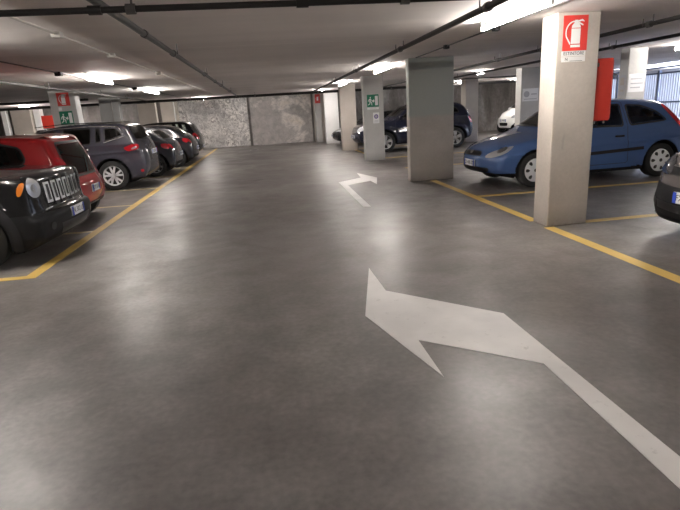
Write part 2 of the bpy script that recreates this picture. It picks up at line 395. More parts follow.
# ---------------------------------------------------------------- signs
def ext_picto(mb, cx, y, cz, h, mi):
    k = h / 1.0
    def P(pts, a=y, b=y - .002): mb.prism([(cx + px * k, cz + pz * k) for px, pz in pts], 'y', a, b, mi)
    P([(-.14, -.44), (.20, -.44), (.20, -.36), (-.14, -.36)])
    P([(-.13, -.33), (.19, -.33), (.19, .14), (-.13, .14)])
    P([(-.13, .16), (.19, .16), (.17, .24), (.10, .31), (.08, .40), (-.02, .40), (-.04, .31), (-.11, .24)])
    P([(.06, .38), (.24, .42), (.30, .38), (.31, .34), (.22, .36), (.06, .33)])
    P([(.12, .34), (.28, .26), (.27, .22), (.08, .31)])
    arc = [(-.02 - .28 * math.sin(a) * 1.0, .02 + .32 * math.cos(a)) for a in np.linspace(0, 2.0, 10)]
    arc2 = [(-.02 - .32 * math.sin(a), .02 + .36 * math.cos(a)) for a in np.linspace(0, 2.0, 10)]
    arc += [(-.15, -.30)]; arc2 += [(-.17, -.36)]
    for i in range(len(arc) - 1): P([arc[i], arc2[i], arc2[i + 1], arc[i + 1]])
def ext_sign(x0, x1, z0, z1, y, label, written=False, ps=.92):
    cx, cz = (x0 + x1) / 2, (z0 + z1) / 2
    t = thing('fire_extinguisher_sign', label, 'sign', (0, 0, 0), 0)
    MB().box(x0, x1, y - .004, y, z0, z1).build('panel', MT['signred'], t)
    mb = MB(); ext_picto(mb, cx - (x1 - x0) * .02, y - .0045, cz, (z1 - z0) * ps, 0); mb.build('pictogram', MT['signwhite'], t)
    if written:
        mb = MB().box(x0 - .005, x1 - .01, y - .003, y, z0 - .058, z0 - .002)
        mb.build('caption_strip', MT['signwhite'], t)
        mb = MB(); text_mb(mb, 'ESTINTORE', .048, cx - .005, y - .0045, z0 - .029); mb.build('lettering', MT['ink'], t)
        MB().box(x0 - .005, x1 - .01, y - .003, y, z0 - .115, z0 - .061).build('number_strip', MT['signwhite'], t)
        mb = MB(); text_mb(mb, 'N', .045, cx - .09, y - .0045, z0 - .088); mb.box(cx - .05, cx + .10, y - .005, y - .003, z0 - .108, z0 - .104); mb.build('lettering', MT['ink'], t)
    return t
ext_sign(3.27, 3.555, 1.975, 2.335, 5.62, 'large red extinguisher sign with caption on the nearest cream pillar', True)
ext_sign(-5.19, -4.89, 1.99, 2.31, 14.26, 'dim red extinguisher sign above the green sign on the left pillar')
ext_sign(2.35, 2.60, 1.86, 2.28, 25.7, 'small far red extinguisher sign beside the bright white pillar', ps=.5)
def exit_sign(x0, x1, z0, z1, y, label, cap=False):
    t = thing('emergency_exit_sign', label, 'sign'); w = x1 - x0; h = z1 - z0
    MB().box(x0, x1, y - .004, y, z0, z1).build('panel', MT['signgreen'], t)
    mb = MB()
    def P(pts): mb.prism([(x0 + a * w, z0 + b * h) for a, b in pts], 'y', y - .0045, y - .0065, 0)
    P([(.68, .12), (.93, .12), (.93, .88), (.68, .88)])
    P([(.44, .42), (.54, .42), (.54, .32), (.64, .48), (.54, .64), (.54, .54), (.44, .54)])
    P([(.29 + .05 * math.cos(a), .76 + .07 * math.sin(a)) for a in np.linspace(0, 2 * PI, 9)[:-1]])
    P([(.20, .66), (.32, .68), (.29, .40), (.20, .42)])
    P([(.30, .66), (.42, .54), (.40, .49), (.28, .60)]); P([(.21, .66), (.10, .56), (.08, .42), (.12, .41), (.14, .53), (.23, .60)])
    P([(.24, .42), (.36, .34), (.38, .14), (.43, .14), (.42, .38), (.29, .46)]); P([(.20, .44), (.22, .30), (.08, .20), (.10, .14), (.27, .26), (.27, .42)])
    mb.build('pictogram', MT['signwhite'], t)
    if cap:
        mb = MB().box(x0, x1, y - .003, y, z0 - .07, z0 - .01); mb.build('caption_strip', MT['signwhite'], t)
        mb = MB(); text_mb(mb, 'USCITA', .055, (x0 + x1) / 2, y - .0045, z0 - .04); mb.build('lettering', MT['greyp'], t)
    return t
exit_sign(2.86, 3.20, 1.52, 1.86, 15.0, 'green running-man exit sign on the grey pillar by the dark cars', True)
exit_sign(-5.20, -4.88, 1.53, 1.86, 14.26, 'green running-man exit sign on the left pillar above the slate grey car')
MB_ = MB().box(-5.19, -5.11, 14.256, 14.26, 1.88, 1.96)
tag(MB_.build('sticker', MT['paper']), 'tiny white sticker between the two signs on the left pillar', 'sticker')
t = thing('paper_notice', 'white paper notice with a purple roundel under the green exit sign', 'notice')
MB().box(3.02, 3.20, 14.996, 15.0, 1.06, 1.36).build('sheet', MT['paper'], t)
mb = MB().rod((3.11, 14.995, 1.25), (3.11, 14.993, 1.25), .062, 20); mb.build('roundel', MT['purple'], t)
mb = MB().rod((3.11, 14.993, 1.25), (3.11, 14.992, 1.25), .038, 20).box(3.05, 3.17, 14.993, 14.996, 1.12, 1.135).box(3.05, 3.17, 14.993, 14.996, 1.09, 1.10); mb.build('printed_lines', MT['greyp'], t)
t = thing('paper_notice', 'white paper notice on the pillar in front of the white car', 'notice')
MB().box(7.55, 8.05, 14.996, 15.0, 1.42, 1.78).build('sheet', MT['paper'], t)
mb = MB().rod((7.68, 14.995, 1.62), (7.68, 14.993, 1.62), .09, 16).box(7.82, 8.0, 14.993, 14.996, 1.60, 1.63).box(7.6, 8.0, 14.993, 14.996, 1.47, 1.49); mb.build('printed_lines', MT['greyp'], t)
t = thing('paper_notice', 'white sheet of paper on the pillar behind the blue hatchback roof', 'notice')
MB().box(7.45, 7.81, 10.216, 10.22, 1.50, 1.86).build('sheet', MT['paper'], t)
mb = MB().box(7.5, 7.78, 10.213, 10.216, 1.66, 1.68).box(7.5, 7.72, 10.213, 10.216, 1.58, 1.60).box(7.5, 7.75, 10.213, 10.216, 1.75, 1.77); mb.build('printed_lines', MT['greyp'], t)
t = thing('paper_notice', 'narrow notice on the shaded side of the pillar behind the blue car', 'notice')
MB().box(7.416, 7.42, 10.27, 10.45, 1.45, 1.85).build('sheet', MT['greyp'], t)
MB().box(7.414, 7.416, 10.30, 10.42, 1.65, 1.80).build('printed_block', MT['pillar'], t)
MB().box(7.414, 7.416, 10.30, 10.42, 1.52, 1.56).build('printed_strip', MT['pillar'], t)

# ---------------------------------------------------------------- red cabinets
def cabinet(x0, x1, y0, y1, z0, z1, label):
    t = thing('fire_cabinet', label, 'cabinet')
    MB().box(x0, x1, y0, y1, z0, z1).build('body', MT['red'], t, bevel=.012)
    MB().box(x1, x1 + .014, y0 + .015, y1 - .015, z0 + .02, z1 - .02).build('door', MT['red'], t, bevel=.005)
    MB().box(x0 + .02, x0 + .04, y0 - .004, y0 + .02, z1 - .09, z1 - .05).build('latch', MT['chrome'], t)
    MB().rod((x0 + .05, y0 + .03, z0 - .03), (x0 + .05, y0 + .03, z0 + .005), .012, 8).rod((x1 - .05, y0 + .03, z0 - .03), (x1 - .05, y0 + .03, z0 + .005), .012, 8).build('bolt', MT['chrome'], t)
cabinet(3.71, 3.93, 5.66, 5.93, 1.20, 1.885, 'tall red fire cabinet fixed to the right side of the nearest pillar')
cabinet(-10.12, -9.62, 25.55, 25.8, 1.45, 2.0, 'distant red fire cabinet at far left above the slate grey car roof')

# ---------------------------------------------------------------- gate to the ramp
g = thing('metal_gate', 'pale slatted metal gate along the right side behind the blue car', 'gate', (13.1, 0, 0))
mb = MB()
for y in np.arange(8.1, 20.4, .105): mb.box(-.012, .012, y, y + .05, .08, 2.02)
mb.build('slat_panel', MT['gate'], g)
for y in (8.0, 10.1, 12.2, 14.3, 16.4, 18.5, 20.4): MB().box(-.04, .04, y, y + .08, 0, 2.14).build('post', MT['gatefr'], g)
for z in (.05, 1.1, 2.02, 2.2): MB().box(-.03, .03, 8.0, 20.48, z, z + .05).build('rail', MT['gatefr'], g)
struct(MB().box(13.0, 13.3, 20.5, 26.4, 0, CZ).build('wall_side_far', MT['wdark']))

# ---------------------------------------------------------------- floor markings
def flat(name, pts, m, label, cat, group=None):
    n = len(pts); z = .003
    A = sum(pts[i][0] * pts[(i + 1) % n][1] - pts[(i + 1) % n][0] * pts[i][1] for i in range(n))
    if A < 0: pts = pts[::-1]
    return tag(MB().prism(pts, 'z', .0, z).build(name, MT[m]), label, cat, group)
def rect(x0, x1, y0, y1): return [(x0, y0), (x1, y0), (x1, y1), (x0, y1)]
flat('painted_arrow', [(1.45, .8), (1.60, .8), (1.60, 1.62), (1.575, 3.29), (.86, 4.01), (.845, 4.69), (.59, 3.52), (.86, 2.52), (.855, 3.02), (1.47, 2.53), (1.46, 1.5)],
     'white', 'big white painted turn arrow in the foreground', 'floor arrow')
flat('painted_arrow', [(1.37, 7.89), (1.385, 10.9), (1.96, 11.40), (2.02, 12.30), (2.29, 11.2), (2.08, 10.22), (2.06, 10.76), (1.51, 10.40), (1.49, 7.84)],
     'white', 'smaller white painted turn arrow by the widest pillar', 'floor arrow')
lw = .055
flat('bay_line', rect(-2.67, -2.54, 5.44, 26.2), 'yellow', 'long yellow line bounding the left bays', 'floor line')
flat('bay_line', rect(-7.5, -2.66, 5.44, 5.55), 'yellow', 'yellow cross line in front of the black off-roader', 'floor line')
for y, l in ((7.70, 'faded bay divider between black off-roader and red hatchback'), (9.95, 'faded bay divider right behind the red hatchback'), (12.30, 'faded bay divider beside the slate grey people carrier wheel'),
             (14.7, 'faded bay divider between slate grey and charcoal cars'), (17.0, 'faded bay divider between charcoal and graphite hatchbacks'), (19.4, 'faded bay divider beyond the graphite hatchback'), (22, 'farthest faded bay divider on the left')):
    flat('bay_divider', rect(-7.5, -2.67, y - .04, y + .04), 'cream', l, 'floor line')
flat('bay_line', rect(3.155, 3.28, -2.0, 5.60), 'yellow', 'yellow line on the right from the foreground to the cream pillar', 'floor line')
flat('bay_line', rect(3.175, 3.30, 5.97, 10.13), 'yellow', 'yellow line between the cream pillar and the widest pillar', 'floor line')
flat('bay_line', rect(3.14, 3.25, 15.32, 19.38), 'yellow', 'far yellow line between exit sign pillar and plain pillar', 'floor line')
for y, l in ((5.72, 'yellow bay divider behind the cream pillar foot'), (7.95, 'yellow bay divider in front of the blue hatchback'), (12.6, 'yellow bay divider behind the blue hatchback'), (15.5, 'yellow bay divider in front of the navy off-roader'), (19.9, 'yellow bay divider beyond the navy off-roader')):
    flat('bay_divider', rect(3.31 if y > 6 else 3.74, 7.9, y - .06, y + .06), 'yellow', l, 'floor line')
# drain cover far down the lane
t = thing('drain_cover', 'small round drain cover on the floor near the back wall', 'drain', (-.7, 23.3, 0))
MB().prism([(.2 * math.cos(a), .2 * math.sin(a)) for a in np.linspace(0, 2 * PI, 17)[:-1]], 'z', 0, .004).build('cover', MT['greyp'], t)
MB().prism([(.13 * math.cos(a), .13 * math.sin(a)) for a in np.linspace(0, 2 * PI, 17)[:-1]], 'z', .004, .007).build('lid', MT['trim'], t)
# ---------------------------------------------------------------- cars
def chaikin(p, it=2, closed=True):
    p = [tuple(q) for q in p]
    for _ in range(it):
        o = []
        n = len(p)
        for i in range(n if closed else n - 1):
            a, b = p[i], p[(i + 1) % n]
            o += [(.75 * a[0] + .25 * b[0], .75 * a[1] + .25 * b[1]), (.25 * a[0] + .75 * b[0], .25 * a[1] + .75 * b[1])]
        p = o
    return p
def soft(p, it=1):
    """round the corners of an outline a little, keeping its size"""
    p = [np.array(q, float) for q in p]
    for k in range(it):
        o = []
        for i in range(len(p)):
            a, b = p[i], p[(i + 1) % len(p)]; L = np.linalg.norm(b - a); d = min(.28 * L, .035 if k == 0 else .01)
            o += [a + (b - a) * d / (L + 1e-9), b - (b - a) * d / (L + 1e-9)]
        p = o
    return [tuple(q) for q in p]
def inpoly(X, Y, poly):
    X = np.asarray(X); Y = np.asarray(Y); c = np.zeros(X.shape, bool); n = len(poly)
    for i in range(n):
        x0, y0 = poly[i]; x1, y1 = poly[(i + 1) % n]
        if y0 == y1: continue
        m = ((y0 > Y) != (y1 > Y)) & (X < (x1 - x0) * (Y - y0) / (y1 - y0) + x0)
        c ^= m
    return c
def shrink(poly, d):
    n = len(poly); A = sum(poly[i][0] * poly[(i + 1) % n][1] - poly[(i + 1) % n][0] * poly[i][1] for i in range(n))
    s = 1 if A > 0 else -1; out = []
    for i in range(n):
        p0 = np.array(poly[i - 1]); p = np.array(poly[i]); p1 = np.array(poly[(i + 1) % n])
        e0 = p - p0; e1 = p1 - p; e0 = e0 / (np.linalg.norm(e0) + 1e-9); e1 = e1 / (np.linalg.norm(e1) + 1e-9)
        nn = np.array([-(e0[1] + e1[1]), e0[0] + e1[0]]); nn = nn / (np.linalg.norm(nn) + 1e-9)
        out.append(tuple(p + s * d * nn))
    return out
class Sil:
    """signed distance to a closed outline, tabulated on a 1.5 cm grid"""
    def __init__(s, poly):
        P = np.array(poly); s.x0, s.y0 = P.min(0) - .6; x1, y1 = P.max(0) + .6; s.h = .015
        X = np.arange(s.x0, x1, s.h); Y = np.arange(s.y0, y1, s.h); XX, YY = np.meshgrid(X, Y, indexing='ij')
        D = np.full(XX.shape, 1e9)
        for i in range(len(P)):
            a = P[i]; b = P[(i + 1) % len(P)]; e = b - a; l = e @ e + 1e-12
            t = np.clip(((XX - a[0]) * e[0] + (YY - a[1]) * e[1]) / l, 0, 1)
            D = np.minimum(D, (XX - a[0] - t * e[0]) ** 2 + (YY - a[1] - t * e[1]) ** 2)
        s.D = np.sqrt(D) * np.where(inpoly(XX, YY, poly), -1, 1)
    def __call__(s, x, y):
        i = np.clip((x - s.x0) / s.h, 0, s.D.shape[0] - 1.001); j = np.clip((y - s.y0) / s.h, 0, s.D.shape[1] - 1.001)
        a = i.astype(int); b = j.astype(int); i = i - a; j = j - b; D = s.D
        return D[a, b] * (1 - i) * (1 - j) + D[a + 1, b] * i * (1 - j) + D[a, b + 1] * (1 - i) * j + D[a + 1, b + 1] * i * j
def smax(a, b, k):
    h = np.maximum(k - np.abs(a - b), 0) / k
    return np.maximum(a, b) + h * h * k * .25

class Car:
    def __init__(s, top, L, w, H, axles, r, belt=(.88, .96), rw=.76, kn=.30, kt=.14, nt=.10, tt=.06, flare=.015, crown=.05, vox=.025, k=.10, crease=None):
        s.L, s.w, s.H, s.ax, s.r = L, w, H, axles, r
        s.sil = Sil(chaikin(top, 2)); s.belt = belt; s.rw = rw; s.kn, s.kt, s.nt, s.tt = kn, kt, nt, tt
        s.flare = flare; s.crown = crown; s.vox = vox; s.k = k; s.ra = r + .055; s.crease = crease
    def beltz(s, u): return s.belt[0] + (s.belt[1] - s.belt[0]) * np.clip(u / s.L, 0, 1)
    def f(s, u, y, z, well=True):
        g = np.abs(y) / s.w; t = np.clip(u / s.L, 0, 1)
        sh = -s.kn * (1 - t) ** 1.3 + s.kt * t
        S1 = s.sil(u + sh * g ** 2.4 * .75, z + s.crown * g ** 2.2)
        b = s.beltz(u)
        lo = np.interp(z, [0, .18, .32, .50, .66, .80], [.93, .94, .985, 1.0, .998, .985])
        tt = (z - b) / np.maximum(s.H - b, .1)
        hi = .985 - (.985 - s.rw) * np.clip(tt, -.2, 1.2) ** 1.0
        pr = np.where(z < b, np.minimum(lo, 1), np.minimum(hi, .985))
        plan = 1 - s.nt * np.clip(1 - u / 1.1, 0, 1.2) ** 2 - s.tt * np.clip(1 - (s.L - u) / 1.1, 0, 1.2) ** 2
        Wd = s.w * pr * plan
        for a in s.ax:
            d = np.sqrt((u - a) ** 2 + (z - s.r) ** 2)
            Wd = Wd + s.flare * np.exp(-((d - s.ra - .02) / .07) ** 2) * (z < s.r * 2.6)
        if s.crease:
            Wd = Wd + .012 * np.exp(-((z - (s.crease[0] + (s.crease[1] - s.crease[0]) * t)) / .03) ** 2)
        F = smax(S1, np.abs(y) - Wd, s.k)
        if well:
            for a in s.ax:
                d = np.sqrt((u - a) ** 2 + (z - s.r) ** 2)
                ins = np.maximum(d - s.ra, (s.w - .30) - np.abs(y))
                F = np.maximum(F, -ins)
        return F
    def grad(s, P, well=True):
        e = .006; G = np.zeros_like(P)
        for i in range(3):
            A = P.copy(); B = P.copy(); A[:, i] += e; B[:, i] -= e
            G[:, i] = (s.f(*A.T, well) - s.f(*B.T, well)) / (2 * e)
        return G
    def shell(s):
        h = s.vox
        X = np.arange(-.15, s.L + .15, h); Y = np.arange(-(s.w + .1) - h / 2, s.w + .1 + h, h); Z = np.arange(.05, s.H + .12, h)
        XX, YY, ZZ = np.meshgrid(X, Y, Z, indexing='ij')
        D = s.f(XX, YY, ZZ)
        nx, ny, nz = D.shape
        sg = D < 0
        cnt = np.zeros((nx - 1, ny - 1, nz - 1), int); acc = np.zeros((nx - 1, ny - 1, nz - 1, 3)); num = np.zeros((nx - 1, ny - 1, nz - 1))
        for dx in (0, 1):
            for dy in (0, 1):
                for dz in (0, 1): cnt += sg[dx:nx - 1 + dx, dy:ny - 1 + dy, dz:nz - 1 + dz]
        ed = [((a, b, c), ax) for ax in range(3) for a in ((0,) if ax == 0 else (0, 1)) for b in ((0,) if ax == 1 else (0, 1)) for c in ((0,) if ax == 2 else (0, 1))]
        for (a, b, c), ax in ed:
            a2, b2, c2 = a + (ax == 0), b + (ax == 1), c + (ax == 2)
            d0 = D[a:nx - 1 + a, b:ny - 1 + b, c:nz - 1 + c]; d1 = D[a2:nx - 1 + a2, b2:ny - 1 + b2, c2:nz - 1 + c2]
            m = (d0 < 0) != (d1 < 0); t = np.where(m, d0 / (d0 - d1 + 1e-12), 0)
            off = np.array([a, b, c], float)
            for i in range(3): acc[..., i] += np.where(m, off[i] + (t if i == ax else 0), 0)
            num += m
        act = (cnt > 0) & (cnt < 8); idx = -np.ones(act.shape, int); I = np.argwhere(act); idx[act] = np.arange(len(I))
        V = (I + acc[act] / num[act][:, None]) * h + np.array([X[0], Y[0], Z[0]])
        for _ in range(3):
            v = s.f(*V.T); G = s.grad(V); l = np.maximum((G ** 2).sum(1), .2)
            V = V - np.clip(v / l, -h * .6, h * .6)[:, None] * G
        Fs = []
        for ax in range(3):
            o1, o2 = [(1, 2), (2, 0), (0, 1)][ax]
            sl0 = [slice(1, -1)] * 3; sl0[ax] = slice(0, -1)
            sl1 = [slice(1, -1)] * 3; sl1[ax] = slice(1, None)
            a = sg[tuple(sl0)]; b = sg[tuple(sl1)]
            for flip, msk in ((0, a & ~b), (1, ~a & b)):
                q = np.argwhere(msk); base = q.copy(); base[:, o1] += 1; base[:, o2] += 1
                def c(d1, d2):
                    t = base.copy(); t[:, o1] -= d1; t[:, o2] -= d2; return idx[t[:, 0], t[:, 1], t[:, 2]]
                quad = np.stack([c(1, 1), c(0, 1), c(0, 0), c(1, 0)], 1)
                Fs.append(quad[:, ::-1] if flip else quad)
        Fc = np.concatenate(Fs); s.V = V; s.Fc = Fc[(Fc >= 0).all(1)]
        G = s.grad(V); s.N = G / np.maximum(np.linalg.norm(G, axis=1), 1e-6)[:, None]
    def loc(s, P): return np.stack([s.L / 2 - P[:, 0], P[:, 1] * -1, P[:, 2]], 1)   # rotate half a turn: keeps handedness
    def emit(s, name, V, Fc, N, m, parent, mi=None):
        Vl = s.loc(V); Nl = np.stack([-N[:, 0], -N[:, 1], N[:, 2]], 1)
        me = bpy.data.meshes.new(name); me.from_pydata(Vl.tolist(), [], Fc.tolist())
        for q in (m if isinstance(m, (list, tuple)) else [m]): me.materials.append(q)
        me.polygons.foreach_set('use_smooth', [True] * len(Fc))
        if mi is not None: me.polygons.foreach_set('material_index', mi)
        me.update(); me.normals_split_custom_set_from_vertices(Nl.tolist())
        return put(name, me, parent)
    def region(s, name, mask, m, parent):
        Fc = s.Fc[mask]
        if len(Fc) < 3: return None
        u, inv = np.unique(Fc.ravel(), return_inverse=True)
        return s.emit(name, s.V[u], inv.reshape(-1, 4), s.N[u], m, parent)
    def project(s, A, B, mode, side):
        n = len(A)
        if mode == 'side': fn = lambda d: (A, side * (s.w + .08 - d), B); mx = s.w
        elif mode == 'front': fn = lambda d: (-.12 + d, A, B); mx = s.L / 2
        elif mode == 'rear': fn = lambda d: (s.L + .12 - d, A, B); mx = s.L / 2
        else: fn = lambda d: (A, B, s.H + .1 - d); mx = s.H
        lo = np.zeros(n); hi = np.full(n, mx); done = np.zeros(n, bool)
        for d in np.linspace(0, mx, 90)[1:]:
            v = s.f(*[np.broadcast_to(q, (n,)) for q in fn(np.full(n, d))], False) < 0
            new = v & ~done; hi[new] = d; done |= new; lo[~done] = d
        for _ in range(14):
            md = (lo + hi) / 2; v = s.f(*fn(md), False) < 0; hi = np.where(v, md, hi); lo = np.where(v, lo, md)
        return np.stack([np.broadcast_to(q, (n,)) for q in fn(hi)], 1)
    def patch(s, name, poly, mode, m, parent, off=.004, side=1, rnd=1, ring=0, step=.05, th=0):
        poly = soft(poly, rnd + 1) if rnd else list(poly)
        loops = [poly] + ([shrink(poly, ring)] if ring else [])
        pts = []; edges = []
        for lp in loops:
            st = len(pts); q = []
            for i in range(len(lp)):
                a = np.array(lp[i]); b = np.array(lp[(i + 1) % len(lp)]); k = max(1, int(np.linalg.norm(b - a) / step))
                q += [tuple(a + (b - a) * j / k) for j in range(k)]
            pts += q; edges += [(st + i, st + (i + 1) % len(q)) for i in range(len(q))]
        P = np.array(poly); x0, y0 = P.min(0); x1, y1 = P.max(0)
        gx, gy = np.meshgrid(np.arange(x0, x1, step), np.arange(y0, y1, step)); gx = gx.ravel(); gy = gy.ravel()
        ok = inpoly(gx, gy, shrink(poly, step * .4)); pts += list(zip(gx[ok], gy[ok]))
        r = delaunay_2d_cdt([Vector(p) for p in pts], edges, [], 0, 1e-5)
        V2 = np.array([tuple(v) for v in r[0]]); F3 = np.array(r[2]); c = V2[F3].mean(1)
        keep = inpoly(c[:, 0], c[:, 1], poly); F3 = F3[keep]; c = c[keep]
        mi = None
        if ring: mi = np.where(inpoly(c[:, 0], c[:, 1], loops[1]), 0, 1).tolist()
        V = s.project(V2[:, 0], V2[:, 1], mode, side)
        G = s.grad(V, False); N = G / np.maximum(np.linalg.norm(G, axis=1), 1e-6)[:, None]
        V = V + N * off
        # orient
        a, b, cc = V[F3[:, 0]], V[F3[:, 1]], V[F3[:, 2]]
        fl = (np.cross(b - a, cc - a) * N[F3[:, 0]]).sum(1) < 0; F3[fl] = F3[fl][:, ::-1]
        o = s.emit(name, V, F3, N, m, parent, mi)
        if th:
            q = o.modifiers.new('thickness', 'SOLIDIFY'); q.thickness = th; q.offset = -1
        return o
def strip(p, wd):
    """thin closed outline around an open polyline"""
    a = np.array(p, float); out1 = []; out2 = []
    for i in range(len(a)):
        d = a[min(i + 1, len(a) - 1)] - a[max(i - 1, 0)]; d = d / np.linalg.norm(d); n = np.array([-d[1], d[0]]) * wd / 2
        out1.append(tuple(a[i] + n)); out2.append(tuple(a[i] - n))
    return out1 + out2[::-1]
def arc(cx, cz, r0, r1, a0, a1, n=20):
    A = np.linspace(math.radians(a0), math.radians(a1), n)
    return [(cx + r1 * math.cos(a), cz + r1 * math.sin(a)) for a in A] + [(cx + r0 * math.cos(a), cz + r0 * math.sin(a)) for a in A[::-1]]

_wh = {}
def wheel_meshes(r, style):
    if (r, style) in _wh: return _wh[(r, style)]
    w = .1; q = r * .68
    t = MB().lathe([(-w, q), (-w, r * .90), (-w * .82, r * .985), (0, r), (w * .82, r * .985), (w, r * .90), (w, q), (w * .6, q - .01), (-w * .6, q - .01), (-w, q)], 40)
    to = t.build('wheel', MT['rubber'], smooth=True); tm = to.data; bpy.data.objects.remove(to)
    m = MB()
    if style[0] == 'cover':       # full disc with rounded slots
        m.lathe([(-w, q), (w * .55, q), (w * .92, q * .97), (w * .96, q * .90), (w * 1.02, q * .5), (w * 1.12, q * .24), (w * 1.12, 0.001)], 40, 0)
        for i in range(style[1]):
            a = 2 * PI * i / style[1]
            pts = []
            for t2 in np.linspace(0, 2 * PI, 13)[:-1]:
                rr = q * .70 + q * .18 * math.cos(t2); tt = q * .13 * math.sin(t2) * (1 + .3 * math.cos(t2))
                pts.append((rr * math.cos(a) - tt * math.sin(a), rr * math.sin(a) + tt * math.cos(a)))
            m.prism(pts, 'y', w * .9, w * 1.06, 1)
        m.rod((0, w, 0), (0, w * 1.16, 0), q * .15, 16, 1)
    else:
        m.lathe([(-w, q), (w * .9, q * 1.0), (w * .98, q * .97), (w * .9, q * .93), (w * .2, q * .90), (-w * .4, q * .9)], 40, 0)
        m.lathe([(w * .1, q * .90), (w * .1, .001)], 32, 1)
        m.lathe([(w * .75, q * .20), (w * .95, q * .18), (w * 1.0, q * .10), (w * .92, .001)], 20, 0)
        n, dbl, wid = style[1], style[2], style[3]
        for i in range(n):
            for dd in ((-dbl, dbl) if dbl else (0,)):
                a = 2 * PI * i / n + PI / 2; ca, sa = math.cos(a), math.sin(a)
                a2 = a + dd; c2, s2 = math.cos(a2), math.sin(a2)
                p0 = (q * .15 * ca, q * .15 * sa); p1 = (q * .95 * c2, q * .95 * s2)
                h0, h1 = wid * 1.25, wid
                pts = [(p0[0] + h0 * sa, p0[1] - h0 * ca), (p1[0] + h1 * s2, p1[1] - h1 * c2), (p1[0] - h1 * s2, p1[1] + h1 * c2), (p0[0] - h0 * sa, p0[1] + h0 * ca)]
                m.prism(pts, 'y', w * .60, w * .88, 0)
    ro = m.build('rim', [MT['cover'] if style[0] == 'cover' else MT[style[4] if len(style) > 4 else 'alloy'], MT['brake']], smooth=True)
    rm = ro.data; bpy.data.objects.remove(ro)
    _wh[(r, style)] = (tm, rm); return tm, rm

